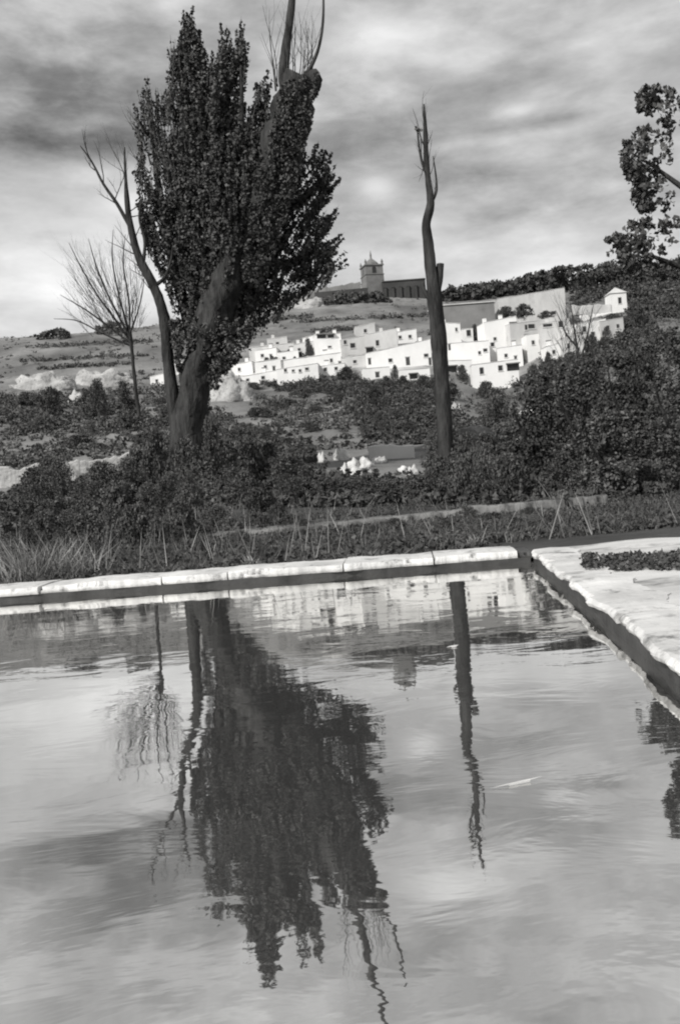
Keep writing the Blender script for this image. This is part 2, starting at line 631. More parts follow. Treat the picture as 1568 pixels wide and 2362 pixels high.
# near side: the paved edge the viewer stands behind
nout = Vector((ndir.y, -ndir.x, 0))
if nout.y > 0: nout = -nout
mb = slab(near_l, c_nr + ndir * .6, nout, .02, .03, RIMZ, 90, 60, .025)
b0, b1 = near_l + nout * .03, near_l + nout * 9 
e0, e1 = b0 + ndir * 19, b1 + ndir * 19
mb2 = MB()
mb2.prism([(b0.x, b0.y), (b1.x, b1.y), (e1.x, e1.y), (e0.x, e0.y)], .02, RIMZ - .03)
pave = tag(mb2.build('pavement', M['rubble']), kind='structure')
vs, fs = [], []
nx, ny = 60, 20
for j in range(ny + 1):
    for i in range(nx + 1):
        p = near_l + ndir * (19 * i / nx) + nout * (.022 + 6 * (j / ny) ** 1.25)
        e = min(1, j / 4)
        pit = max(0, fbm(p.x * 2.6, p.y * 2.6, 17) - .3) * .05
        vs.append((p.x, p.y, RIMZ - .003 + e * (.010 * fbm(p.x * .8, p.y * .8, 8) + .0015 * fbm(p.x * 5, p.y * 5, 3) - pit * .5)))
for j in range(ny):
    for i in range(nx):
        q = j * (nx + 1) + i
        fs.append((q, q + 1, q + nx + 2, q + nx + 1))
mb3 = MB(); mb3.add(vs, fs)
tag(mb3.build('pavement', M['terrace'], smooth=True), kind='structure')
bpart(mb, 'coping_slab', M['terrace'])

# ------------------------------------------------------------------ path edge beyond the pool (a low terrace wall)
mb = MB()
for x0, y0, x1, y1, seed in [(496, 1232, 905, 1194, 1), (905, 1194, 1070, 1176, 2), (1078, 1171, 1300, 1153, 3), (1310, 1151, 1400, 1143, 5)]:
    n = 36
    vs, fs = [], []
    for i in range(n + 1):
        k = i / n
        p = P(x0 + (x1 - x0) * k, y0 + (y1 - y0) * k, 31.9 + .4 * fbm(k * 4, seed))
        z = p.z + .05 * fbm(p.x * 1.2, seed, 1)
        th = (.5, .2, .07, .06)[(1, 2, 3, 5).index(seed)] * (1 + .5 * fbm(p.x * .6, seed, 7))
        vs += [(p.x, p.y - .1, -.3), (p.x, p.y - .02, z - .04), (p.x, p.y + .0, z), (p.x, p.y + th * 1.8, z + .05), (p.x, p.y + th * 1.8 + .2, -.3)]
    for i in range(n):
        for q in range(4):
            a = i * 5 + q
            fs.append((a, a + 5, a + 6, a + 1))
    mb.add(vs, fs)
tag(mb.build('terrace_edge', M['path'], smooth=True), 'low pale earth bank edge running beyond the water tank', 'bank')

# ------------------------------------------------------------------ rocks, mounds
def rock(name, label, cat, x0, x1, yt, yb, mt_, Y=None, seed=0, group=None, dep=1.0, rough=.28, kind=None, sub=4):
    xc = (x0 + x1) / 2
    p = hit(xc, yb) if Y is None else P(xc, yb, Y)
    s = p.y / F
    rx, rz = (x1 - x0) * s * .5, (yb - yt) * s
    bm = bmesh.new()
    bmesh.ops.create_icosphere(bm, subdivisions=sub, radius=1)
    for v in bm.verts:
        c = v.co.copy()
        d = 1 + rough * noise.fractal(c * 1.6 + Vector((seed, 0, 0)), 1, 2, 4) + .06 * noise.fractal(c * 6 + Vector((0, seed, 0)), 1, 2, 3)
        d += .10 * noise.noise(c * 14 + Vector((seed, 3, 0))) - .42 * abs(noise.noise(c * 3.1 + Vector((seed, 7, 2)))) - .2 * abs(noise.noise(c * 7.3 + Vector((1, seed, 2)))) + .12
        v.co = Vector((c.x * rx * d, c.y * rx * dep * d, c.z * rz * d * (1 + .35 * noise.noise(Vector((c.x * 3, seed, 1))))))
        if v.co.z < 0: v.co.z *= .6
    me = bpy.data.meshes.new(name)
    bm.to_mesh(me); bm.free()
    me.polygons.foreach_set('use_smooth', [True] * len(me.polygons))
    o = link(name, me, mt_)
    o.location = p + Vector((0, rx * dep * .6, 0))
    return tag(o, label, cat, group, kind)


rock('rock_mound', 'large smooth pale earth mound left of the white houses, beside the big tree', 'mound', 484, 586, 862, 925, M['rock'], seed=1, dep=.7, rough=.18)
rock('rock_ledge', 'long pale rock ledge high on the left slope', 'rock', 160, 305, 852, 892, M['rock'], seed=2, dep=.25)
rock('rock_ledge', 'pale broken rock ledge at the far left edge of the slope', 'rock', 10, 175, 862, 900, M['rock'], seed=3, dep=.25)
rock('rock_ledge', 'small pale rock below the long ledge on the left slope', 'rock', 155, 198, 905, 930, M['rock'], seed=4, dep=.4)
rock('rock_ledge', 'pale bare patch of rock on the hilltop under the tower', 'rock', 818, 892, 656, 676, M['rock'], seed=5, dep=.3)
rock('rock_ledge', 'pale stony terrace right of the big tree below the hilltop', 'rock', 672, 752, 686, 712, M['rock'], seed=6, dep=.3)
rock('earth_mound', 'rounded grey earth mound among dark shrubs right of the bare trunk', 'mound', 1040, 1160, 985, 1030, M['path'], seed=8, dep=.6, rough=.22)
rock('boulder', 'pale boulder at the foot of the slope, by the bare trunk', 'rock', 1038, 1070, 930, 956, M['rock'], seed=9)
rock('boulder', 'small pale boulder among shrubs right of the bare trunk', 'rock', 1118, 1136, 934, 950, M['rock'], seed=10)
for i, (x0, x1, yt, yb) in enumerate([(734, 752, 1044, 1066), (770, 803, 1034, 1062), (800, 832, 1060, 1080), (826, 862, 1058, 1078), (808, 840, 1078, 1096),
                                      (918, 942, 1072, 1088), (938, 968, 1074, 1096), (1180, 1206, 1014, 1036), (858, 890, 1052, 1068), (784, 806, 1072, 1092), (842, 858, 1080, 1094)]):
    rock('rubble_stone', ('small pale rubble stone, leftmost of those at the slope foot', 'knobbly pale rubble stone second from the left at the slope foot', 'pale rubble stone just left of the short pale wall', 'pale rubble stone lying under the short pale wall', 'lowest pale rubble stone, below the left end of the short wall', 'pale rubble stone left of the bare trunk', 'taller pale rubble stone nearest the left side of the bare trunk', 'pale rubble stone on the right bank under the earth mound', 'flat pale rubble stone between the short wall and the shrubs', 'pale rubble stone in the front of the heap at the slope foot', 'little pale rubble stone before the short pale wall')[i], 'stone', x0, x1, yt, yb, M['rubble'], seed=20 + i, group='pale rubble among the shrubs', sub=3, rough=.4)


# walls
def wall(name, label, pts, hpx, mt_, thick=.6, Y=None, rag=.15, seed=0):
    vs, fs = [], []
    n = 90
    mb = MB()
    for i in range(n + 1):
        k = i / n * (len(pts) - 1)
        j = min(int(k), len(pts) - 2); k -= j
        x = pts[j][0] * (1 - k) + pts[j + 1][0] * k
        y = pts[j][1] * (1 - k) + pts[j + 1][1] * k
        p = P(x, y, Y) if Y else hit(x, y)
        if Y is None and i: p.y = py * .6 + p.y * .4
        py = p.y
        h = hpx * p.y / F * (1 + rag * fbm(p.x * .35, seed, 3) * 2 + rag * .4 * noise.noise(Vector((p.x * 2.1, seed, 1))))
        w = thick * .5
        for (dy, dz) in ((-w, -1.5), (-w * .9, h * .9), (-w * .6, h), (w * .7, h), (w, -1.5)):
            vs.append((p.x, p.y + dy + .2 * fbm(p.x * .3, dz, seed), p.z + dz))
    for i in range(n):
        for q in range(4):
            a = i * 5 + q
            fs.append((a, a + 5, a + 6, a + 1))
    mb.add(vs, fs)
    return tag(mb.build(name, mt_), label, 'wall')


wall('stone_wall', 'long pale rubble wall crossing the far left bank below the slope', [(-60, 1120), (85, 1104), (200, 1096), (318, 1082)], 34, M['rock'], 1.0, Y=74, rag=.35)
wall('stone_wall', 'short pale wall in the middle distance behind the thicket', [(850, 1046), (955, 1042)], 16, M['limegrey'], .5, Y=82, seed=3)
wall('stone_wall', 'ruined pale wall half hidden in shrubs below the right houses', [(1196, 962), (1275, 956)], 14, M['lime'], .5, seed=5)
wall('stone_wall', 'pale terrace wall running left from the small square hut', [(1316, 716), (1345, 716), (1408, 712)], 11, M['limegrey'], .8, seed=6, Y=330)
wall('stone_wall', 'pale lower terrace wall under the small square hut', [(1335, 738), (1418, 730)], 10, M['lime'], .8, seed=7, Y=318)


VILLAGE = []
for (x, y, sx, sy, amt) in [(620, 850, 12, 22, 1.0), (720, 830, 12, 24, .9), (900, 830, 14, 22, .8), (1100, 830, 12, 26, 1.0), (1220, 790, 14, 26, .9), (1340, 760, 13, 26, .7), (1140, 890, 7, 14, 1.0)]:
    VILLAGE.append((hit(x, y), sx, sy, amt))
pale_earth(M['hill'], VILLAGE)

# ------------------------------------------------------------------ houses
def house(name, label, cat, x0, x1, yt, yb, wm, rot=0.0, dep=6.0, openings=(), roof='flat', slope=0.0, chim=(), rm=None, Y=None, group=None, parapet=.25):
    xc = (x0 + x1) / 2
    p = hit(xc, yb) if Y is None else P(xc, yb, Y)
    s = p.y / F
    w = (x1 - x0) * s / max(math.cos(rot), .5)
    h = (yb - yt) * s
    root = empty(name, p, label, cat, group, rot)
    hw = w / 2
    # facade shell with hand-built unevenness: grid box; top rises by 'slope' pixels towards the right
    dz = slope * s
    nx_, nz_ = 8, 4
    mb = MB()
    vs, fs = [], []
    def jit(a, c): return .10 * fbm(p.x * .1 + a * .5, c * .5, p.y * .1)
    def ring(i, dy):
        return
    for iy, yy in enumerate((0.0, dep)):
        for j in range(nz_ + 1):
            for i in range(nx_ + 1):
                k, q = i / nx_, j / nz_
                top = h + dz * (k - .5)
                z = -3 + (top + 3) * q
                vs.append((-hw + w * k + (jit(z, yy) if i in (0, nx_) else 0), yy, z + (jit(k * w, yy) if j == nz_ else 0)))
    A = lambda iy, j, i: iy * (nz_ + 1) * (nx_ + 1) + j * (nx_ + 1) + i
    for j in range(nz_):
        for i in range(nx_):
            fs.append((A(0, j, i), A(0, j, i + 1), A(0, j + 1, i + 1), A(0, j + 1, i)))
            fs.append((A(1, j, i + 1), A(1, j, i), A(1, j + 1, i), A(1, j + 1, i + 1)))
        fs.append((A(1, j, 0), A(0, j, 0), A(0, j + 1, 0), A(1, j + 1, 0)))
        fs.append((A(0, j, nx_), A(1, j, nx_), A(1, j + 1, nx_), A(0, j + 1, nx_)))
    for i in range(nx_):
        fs.append((A(0, nz_, i), A(0, nz_, i + 1), A(1, nz_, i + 1), A(1, nz_, i)))
    mb.add(vs, fs)
    mb.build('wall', wm, root)
    rm = rm or M['roof']
    if roof == 'flat':
        mb = MB()
        o_ = .04
        for (a, c, za, zc) in ((-hw - o_, hw + o_, h - dz / 2, h + dz / 2),):
            vs = [(a, -o_, za + .09), (c, -o_, zc + .09), (c, dep + o_, zc + .09), (a, dep + o_, za + .09),
                  (a, -o_, za + .2), (c, -o_, zc + .2), (c, dep + o_, zc + .2), (a, dep + o_, za + .2)]
            mb.add(vs, [(0, 3, 2, 1), (4, 5, 6, 7), (0, 1, 5, 4), (1, 2, 6, 5), (2, 3, 7, 6), (3, 0, 4, 7)])
        mb.build('roof', rm, root)
    elif roof == 'pyramid':
        mb = MB(); o_ = .35; r_ = w * .45
        mb.add([(-hw - o_, -o_, h + .03), (hw + o_, -o_, h + .03), (hw + o_, dep + o_, h + .03), (-hw - o_, dep + o_, h + .03), (0, dep / 2, h + r_)],
               [(3, 2, 1, 0), (0, 1, 4), (1, 2, 4), (2, 3, 4), (3, 0, 4)])
        mb.build('roof', rm, root)
    elif roof == 'mono':                       # single pitch rising away
        mb = MB(); o_ = .4; r_ = roof_rise * s
        za, zc = h - dz / 2, h + dz / 2
        vs = [(-hw - o_, -o_, za + .05), (hw + o_, -o_, zc + .05), (hw + o_, dep, zc + r_), (-hw - o_, dep, za + .5)]
        vs += [(x, y, z + .25) for x, y, z in vs]
        mb.add(vs, [(0, 3, 2, 1), (4, 5, 6, 7), (0, 1, 5, 4), (1, 2, 6, 5), (2, 3, 7, 6), (3, 0, 4, 7)])
        mb.build('roof', rm, root)
    inv = Matrix.Rotation(-rot, 3, 'Z')
    for (x, y, wp, hp, kind) in openings:
        q = inv @ (P(x, y, p.y) - p)
        a, c = wp * s / 2, hp * s / 2
        if kind == 'w':
            mb = MB(); e = .12
            mb.box((q.x - a - e, -.10, q.z + c), (q.x + a + e, .06, q.z + c + e))
            mb.box((q.x - a - e, -.10, q.z - c), (q.x - a, .06, q.z + c)); mb.box((q.x + a, -.10, q.z - c), (q.x + a + e, .06, q.z + c))
            f_ = mb.build('window', M['frame'], root)
            mb = MB(); mb.box((q.x - a - e - .08, -.2, q.z - c - .13), (q.x + a + e + .08, .05, q.z - c - .003)); mb.build('sill', M['lime'], f_)
            mb = MB(); mb.box((q.x - a + .002, -.03, q.z - c), (q.x + a - .002, .05, q.z + c - .002)); mb.build('pane', M['pane'], f_)
        elif kind == 'd':
            mb = MB(); mb.box((q.x - a, -.05, q.z - c), (q.x + a, .05, q.z + c)); d_ = mb.build('door', M['door'], root)
            mb = MB(); mb.box((q.x - a - .15, -.12, q.z + c + .003), (q.x + a + .15, .05, q.z + c + .2)); mb.build('lintel', M['frame'], d_)
        elif kind == 'o':                      # porch as a solid dark panel, its inner shade painted in
            mb = MB(); mb.box((q.x - a, -.06, q.z - c), (q.x + a, .05, q.z + c)); op = mb.build('porch_shade_panel', M['pane'], root)
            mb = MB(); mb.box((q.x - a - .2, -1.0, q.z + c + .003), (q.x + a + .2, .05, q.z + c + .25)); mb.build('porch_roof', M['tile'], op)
    for k in chim:
        cxp = -hw + w * k
        zt = h + dz * (k - .5)
        mb = MB(); mb.box((cxp - .45, dep * .3, zt - .2), (cxp + .45, dep * .3 + .9, zt + 1.5)); ch = mb.build('chimney', wm, root)
        mb = MB(); mb.box((cxp - .58, dep * .3 - .13, zt + 1.503), (cxp + .58, dep * .3 + 1.03, zt + 1.68)); mb.build('chimney_cap', M['tile'], ch)
    return root


roof_rise = 10
LI, LG = M['lime'], M['limegrey']
# left group, from the big tree to the bare trunk
house('cave_house', 'low white house with a long pale roof, half hidden by the big tree', 'house', 578, 680, 797, 826, LG, .1, 7, [(600, 814, 10, 8, 'o'), (655, 816, 20, 8, 'o')], slope=4, chim=(.3,))
house('white_house', 'white house with a row of four small windows beside pale mound', 'house', 640, 736, 846, 884, LI, -.08, 6, [(658, 854, 5, 7, 'w'), (676, 855, 5, 5, 'w'), (692, 855, 5, 6, 'w'), (708, 851, 7, 6, 'w')], slope=6)
house('white_house', 'low white house with two small square windows, nearest the pale mound', 'house', 560, 642, 862, 888, LI, -.1, 6, [(571, 876, 6, 6, 'w'), (607, 871, 7, 7, 'w')], slope=6, chim=(.6,))
house('white_house', 'broad plain white house with a dark door near its right end', 'house', 650, 788, 823, 852, LI, .05, 7, [(764, 831, 5, 8, 'w'), (784, 840, 6, 14, 'd')], slope=8, chim=(.75,))
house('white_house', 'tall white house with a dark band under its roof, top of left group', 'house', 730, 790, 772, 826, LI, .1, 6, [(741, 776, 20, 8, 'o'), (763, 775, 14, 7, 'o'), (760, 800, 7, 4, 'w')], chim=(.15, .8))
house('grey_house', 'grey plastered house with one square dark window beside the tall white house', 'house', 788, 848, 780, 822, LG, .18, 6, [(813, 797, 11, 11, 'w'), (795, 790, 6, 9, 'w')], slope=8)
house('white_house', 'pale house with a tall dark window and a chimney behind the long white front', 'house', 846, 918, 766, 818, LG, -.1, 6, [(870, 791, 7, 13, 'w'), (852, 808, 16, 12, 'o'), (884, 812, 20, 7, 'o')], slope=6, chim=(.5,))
house('white_house', 'long bright white house left of the bare trunk with a tall dark door', 'house', 846, 996, 800, 852, LI, -.06, 7, [(852, 833, 6, 14, 'd'), (900, 831, 8, 8, 'w'), (940, 833, 9, 18, 'd'), (982, 820, 9, 7, 'w'), (991, 834, 6, 16, 'd')], slope=20, chim=(.85,))
house('white_house', 'small white outhouse with a dark doorway under the long white house', 'house', 838, 900, 849, 874, LI, .05, 4, [(870, 864, 9, 12, 'd')])
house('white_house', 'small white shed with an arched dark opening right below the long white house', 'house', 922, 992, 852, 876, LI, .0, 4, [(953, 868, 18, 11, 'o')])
# right group, from the bare trunk to the right edge
house('long_shed', 'long shed with front painted shade grey and a bright sloping roof right of the bare trunk', 'shed', 1004, 1142, 702, 742, M['plaster'], .05, 12, [], roof='mono', Y=300)  # front is in shade: the shade is put into the wall colour
house('great_hall', 'large pale hall with a broad roof standing above the right houses', 'hall', 1152, 1304, 678, 734, LG, -.05, 14, [(1180, 724, 10, 10, 'w'), (1275, 722, 10, 8, 'w')], slope=12, Y=305)
house('white_house', 'tall narrow white house directly right of the bare trunk', 'house', 1022, 1064, 746, 792, LI, .1, 6, [(1052, 760, 4, 8, 'w')], slope=-4, chim=(.2,))
house('white_house', 'tiny white hut with a dark window in a dark courtyard', 'house', 1068, 1092, 759, 788, LI, .05, 4, [(1080, 768, 9, 14, 'w')])
house('white_house', 'wide white house with three small dark windows below the dark courtyard', 'house', 1030, 1130, 790, 846, LI, -.08, 7, [(1118, 808, 8, 7, 'w'), (1105, 814, 5, 7, 'w'), (1036, 800, 5, 14, 'd')], slope=-2)
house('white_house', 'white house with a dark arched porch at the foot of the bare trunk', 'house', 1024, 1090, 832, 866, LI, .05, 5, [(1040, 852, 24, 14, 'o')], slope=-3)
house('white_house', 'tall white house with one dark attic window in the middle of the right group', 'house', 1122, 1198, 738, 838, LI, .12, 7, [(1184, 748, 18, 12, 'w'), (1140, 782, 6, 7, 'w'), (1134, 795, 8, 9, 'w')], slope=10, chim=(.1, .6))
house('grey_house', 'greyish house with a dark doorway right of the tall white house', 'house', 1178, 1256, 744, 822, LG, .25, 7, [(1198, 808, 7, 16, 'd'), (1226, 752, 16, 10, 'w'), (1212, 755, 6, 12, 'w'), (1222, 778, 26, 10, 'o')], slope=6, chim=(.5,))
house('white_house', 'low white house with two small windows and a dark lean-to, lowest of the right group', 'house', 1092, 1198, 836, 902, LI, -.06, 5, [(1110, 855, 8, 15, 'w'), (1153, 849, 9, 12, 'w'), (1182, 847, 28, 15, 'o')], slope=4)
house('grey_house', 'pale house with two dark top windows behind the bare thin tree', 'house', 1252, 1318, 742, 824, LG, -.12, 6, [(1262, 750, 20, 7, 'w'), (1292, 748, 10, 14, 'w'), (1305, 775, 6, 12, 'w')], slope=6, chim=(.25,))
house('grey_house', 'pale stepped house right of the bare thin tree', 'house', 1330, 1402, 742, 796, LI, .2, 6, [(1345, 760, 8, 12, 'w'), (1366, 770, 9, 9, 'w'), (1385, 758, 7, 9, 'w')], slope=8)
house('square_hut', 'small square white hut with a pyramid roof and one dark window high on the right', 'hut', 1409, 1446, 676, 718, LI, .04, 6, [(1428, 693, 7, 14, 'w')], roof='pyramid', rm=M['limegrey'], Y=330)

house('white_house', 'small white house half buried in the slope between the pale mound and the broad house', 'house', 592, 650, 832, 862, LI, .12, 5, [(612, 846, 5, 6, 'w'), (632, 850, 6, 11, 'd')], slope=4)
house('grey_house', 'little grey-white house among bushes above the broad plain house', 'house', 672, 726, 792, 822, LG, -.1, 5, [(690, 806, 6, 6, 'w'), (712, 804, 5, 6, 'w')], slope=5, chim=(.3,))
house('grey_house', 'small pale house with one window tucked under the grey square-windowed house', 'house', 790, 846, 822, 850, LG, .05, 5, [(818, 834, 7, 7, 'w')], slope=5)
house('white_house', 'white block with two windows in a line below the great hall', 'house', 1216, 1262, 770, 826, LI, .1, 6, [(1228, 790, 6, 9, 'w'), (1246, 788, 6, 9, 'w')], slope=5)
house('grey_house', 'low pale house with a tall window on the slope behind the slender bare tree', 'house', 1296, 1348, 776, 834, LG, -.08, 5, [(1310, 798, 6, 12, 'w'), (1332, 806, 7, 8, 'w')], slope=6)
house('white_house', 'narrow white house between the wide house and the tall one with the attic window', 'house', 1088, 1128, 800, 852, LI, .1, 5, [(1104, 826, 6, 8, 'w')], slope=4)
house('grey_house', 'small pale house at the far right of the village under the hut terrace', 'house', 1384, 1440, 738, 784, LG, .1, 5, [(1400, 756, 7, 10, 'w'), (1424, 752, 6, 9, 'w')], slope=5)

for k, (x0, x1, yt, yb, wm_, ops, lab) in enumerate([
    (348, 380, 866, 890, LI, [(362, 878, 5, 6, 'w')], 'tiny white house seen left of the leaning bare stem'),
    (396, 424, 838, 866, LI, [(410, 852, 5, 7, 'w')], 'tiny white house seen between the leaning stem and the poplar trunk'),
    (536, 584, 838, 868, LI, [(552, 852, 5, 7, 'w')], 'white house peeping out right behind the big tree trunk'),
    (590, 640, 806, 834, LI, [(605, 820, 6, 7, 'w'), (625, 822, 5, 9, 'd')], 'white house under the house with the long pale roof'),
    (640, 690, 812, 838, LI, [(655, 826, 6, 6, 'w')], 'white cube with one window above the half-buried house'),
    (700, 736, 776, 806, LI, [(712, 790, 5, 7, 'w')], 'small white house left of the tall house with the dark band'),
    (618, 664, 780, 804, LG, [(640, 792, 6, 6, 'w')], 'pale house at the top left of the village under the grey hill'),
    (736, 796, 842, 866, LI, [(750, 852, 6, 8, 'w'), (775, 850, 6, 7, 'w')], 'low white house with two windows below the dark-doored broad house'),
    (820, 866, 750, 776, LG, [(842, 763, 6, 8, 'w')], 'highest pale house in the middle of the village'),
    (905, 962, 764, 792, LI, [(922, 778, 6, 7, 'w'), (945, 776, 6, 7, 'w')], 'white house with two windows showing above the long white house'),
    (1052, 1100, 812, 838, LI, [(1072, 824, 6, 8, 'w')], 'small white house in the middle of the wide house front'),
    (1150, 1206, 800, 850, LI, [(1166, 820, 6, 8, 'w'), (1188, 826, 6, 10, 'd')], 'white house stepping down right of the lowest white house'),
    (1260, 1300, 796, 836, LI, [(1276, 812, 6, 9, 'w')], 'white house half in shade left of the slender bare tree'),
    (1330, 1378, 778, 816, LI, [(1346, 794, 6, 9, 'w'), (1364, 792, 6, 8, 'w')], 'white house with two windows right of the slender bare tree'),
    (1180, 1232, 716, 746, LI, [(1198, 730, 6, 8, 'w')], 'white house directly under the great hall'),
    (1262, 1310, 716, 748, LG, [(1284, 730, 8, 8, 'w')], 'pale house at the right foot of the great hall')]):
    house('white_house' if wm_ is LI else 'grey_house', lab, 'house', x0, x1, yt, yb, wm_, random.uniform(-.15, .2), 5, ops, slope=random.uniform(2, 7), chim=random.choice([(), (.3,), (.7,)]))

# church on the hilltop
tY = 425
pt = P(860, 660, tY)
s_ = tY / F
tw = empty('church_tower', pt, 'square grey church tower with corner pinnacles and a small spire on the skyline', 'tower', rz=.25)
W, H = 21 * s_, 43 * s_
mb = MB(); mb.box((-W, -W, -10), (W, W, H * .55)); mb.box((-W * .97, -W * .97, H * .55 + .003), (W * .97, W * .97, H)); mb.build('tower_shaft', M['tower'], tw)
mb = MB(); mb.box((-W * 1.08, -W * 1.08, H), (W * 1.08, W * 1.08, H + .5)); mb.box((-W * 1.06, -W * 1.06, H * .52), (W * 1.06, W * 1.06, H * .55)); mb.build('cornice', M['tower'], tw)
for sx in (-1, 1):
    for sy in (-1, 1):
        mb = MB(); cx2, cy2 = sx * W * .92, sy * W * .92
        mb.tube([(cx2, cy2, H + .5), (cx2, cy2, H + 1.5), (cx2, cy2, H + 1.55), (cx2, cy2, H + 2.9)], [.45, .45, .6, .08], 6); mb.build('pinnacle', M['tower'], tw)
mb = MB()
mb.tube([(0, 0, H + .4), (0, 0, H + 1.6), (0, 0, H + 2.6), (0, 0, H + 3.6), (0, 0, H + 4.0)], [W * .8, W * .74, W * .5, W * .22, W * .12], 8, cap=True); mb.build('dome', M['tower'], tw)
mb = MB(); mb.tube([(0, 0, H + 4.0), (0, 0, H + 5.2), (0, 0, H + 5.25), (0, 0, H + 7.6)], [.42, .42, .5, .05], 8); mb.build('spire', M['tower'], tw)
for ang in (0, math.pi / 2, math.pi, -math.pi / 2):
    mb = MB(); R_ = Matrix.Rotation(ang, 3, 'Z')
    pts_ = [(-.9, 0), (.9, 0), (.9, 2.4), (.6, 3.0), (0, 3.3), (-.6, 3.0), (-.9, 2.4)]
    front = [R_ @ Vector((x - .1, -W * .97 - .06, H * .6 + z * .9)) for x, z in pts_]
    back = [R_ @ Vector((x - .1, -W * .97 + .1, H * .6 + z * .9)) for x, z in pts_]
    mb.add(front + back, [tuple(range(7))] + [(i, i + 7, (i + 1) % 7 + 7, (i + 1) % 7) for i in range(7)])
    mb.build('belfry_shade_panel', M['pane'], tw)  # solid dark panel on the wall, shade of the belfry arch painted
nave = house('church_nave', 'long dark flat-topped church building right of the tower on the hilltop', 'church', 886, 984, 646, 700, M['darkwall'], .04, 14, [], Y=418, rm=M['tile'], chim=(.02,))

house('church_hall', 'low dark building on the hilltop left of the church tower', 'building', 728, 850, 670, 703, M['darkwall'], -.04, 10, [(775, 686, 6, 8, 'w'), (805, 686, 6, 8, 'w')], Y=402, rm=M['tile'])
wall('stone_wall', 'long grey wall climbing the hilltop left of the church tower', [(640, 700), (728, 682), (832, 664)], 14, M['plaster'], .8, Y=412, seed=11)
wall('stone_wall', 'long low grey terrace wall crossing the slope under the church', [(700, 716), (860, 706), (992, 704)], 7, M['plaster'], .8, Y=385, seed=13)

ns_ = 418 / F
for k in range(6):
    mb = MB(); bx_ = (-44 + 17.5 * k) * ns_
    mb.box((bx_ - .45, -.9, -2), (bx_ + .45, -.002, 38 * ns_)); mb.box((bx_ - .6, -1.05, 38 * ns_ + .003), (bx_ + .6, -.002, 40 * ns_))
    mb.build('buttress', M['darkwall'], nave)
mb = MB(); mb.box((-50 * ns_, -.35, 52 * ns_), (50 * ns_, -.002, 53.2 * ns_)); mb.build('cornice', M['darkwall'], nave)

# ------------------------------------------------------------------ trees
def in_poly(px, py, poly):
    r = np.zeros(len(px), bool)
    n = len(poly)
    for i in range(n):
        x0, y0 = poly[i]; x1, y1 = poly[(i + 1) % n]
        c = ((y0 > py) != (y1 > py)) & (px < (x1 - x0) * (py - y0) / (y1 - y0 + 1e-9) + x0)
        r ^= c
    return r


def limb(parent, name, pts, Y, sides=10, rough=.25, dY=None, mt_=None, n=5):
    """tube through (x, y, radius_px) with smooth resampling"""
    out, rad = [], []
    for i in range(len(pts) - 1):
        for k in range(n):
            q = k / n
            a = pts[max(i - 1, 0)]; b_ = pts[i]; c = pts[i + 1]; d = pts[min(i + 2, len(pts) - 1)]
            f = [.5 * (2 * b_[j] + (c[j] - a[j]) * q + (2 * a[j] - 5 * b_[j] + 4 * c[j] - d[j]) * q * q + (3 * b_[j] - a[j] - 3 * c[j] + d[j]) * q ** 3) for j in range(3)]
            out.append(f)
    out.append(pts[-1])
    P3 = []
    for i, f in enumerate(out):
        yy = Y + (dY[0] + (dY[1] - dY[0]) * i / (len(out) - 1) if dY else 0)
        P3.append(P(f[0], f[1], yy))
        rad.append(max(f[2], .35) * Y / F)
    mb = MB()
    mb.tube(P3, rad, sides, rough)
    o = mb.build(name, mt_ or M['bark'], parent, smooth=True)
    o.location = -parent.location
    return P3


def twigs(mb, p0, d, length, r, depth=2, up=.25):
    n = 5
    pts, rad = [Vector(p0)], [r]
    d = Vector(d).normalized()
    for i in range(n):
        d = (d + Vector((random.uniform(-.18, .18), random.uniform(-.18, .18), random.uniform(-.05, .12) + up * .12))).normalized()
        pts.append(pts[-1] + d * length / n)
        rad.append(r * (1 - .8 * (i + 1) / n))
    mb.tube(pts, rad, 4, cap=False)
    if depth > 0:
        for k in range(random.randint(2, 4)):
            i = random.randint(1, n - 1)
            dd = (d + Vector((random.uniform(-.8, .8), random.uniform(-.8, .8), random.uniform(.0, .6)))).normalized()
            twigs(mb, pts[i], dd, length * random.uniform(.4, .65), rad[i] * .6, depth - 1, up)


def tree_root(name, label, cat, x, y, Y, group=None):
    return empty(name, P(x, y, Y), label, cat, group)


def stuff_mesh(name, me, mt_, parent):
    o = link(name, me, mt_, parent)
    o.location = -parent.location
    return o


# --- the big poplar
YB = 70.0
big = tree_root('poplar_tree', 'huge dark leafy poplar with a thick lopped limb towering over the left of the pool', 'tree', 430, 1100, YB)
limb(big, 'trunk', [(422, 1125, 52), (428, 1060, 44), (436, 980, 38), (446, 900, 34), (462, 830, 33), (490, 740, 36), (540, 630, 44), (594, 510, 50), (640, 390, 48), (668, 290, 46), (683, 220, 47), (694, 186, 44)], YB - 1.5, 16, .45)
limb(big, 'branch', [(672, 230, 24), (655, 170, 14), (660, 110, 11), (668, 50, 9), (676, -30, 7), (684, -120, 4)], YB, 8)
limb(big, 'branch', [(700, 200, 20), (718, 190, 20), (728, 178, 17), (736, 172, 13)], YB, 8, .5)
limb(big, 'branch', [(690, 190, 8), (716, 155, 5), (735, 110, 4), (745, 50, 3.4), (746, -20, 2.5)], YB, 6)
limb(big, 'branch', [(455, 890, 26), (470, 760, 24), (470, 600, 20), (465, 420, 15), (452, 250, 10), (436, 100, 5), (430, 55, 2)], YB, 8, dY=(0, 2.2))
limb(big, 'branch', [(480, 800, 20), (520, 620, 18), (530, 430, 13), (528, 260, 8), (520, 140, 3)], YB, 8, dY=(0, 2))
limb(big, 'branch', [(465, 850, 20), (425, 700, 15), (390, 560, 11), (365, 420, 8), (350, 280, 3)], YB, 8, dY=(0, 2.5))
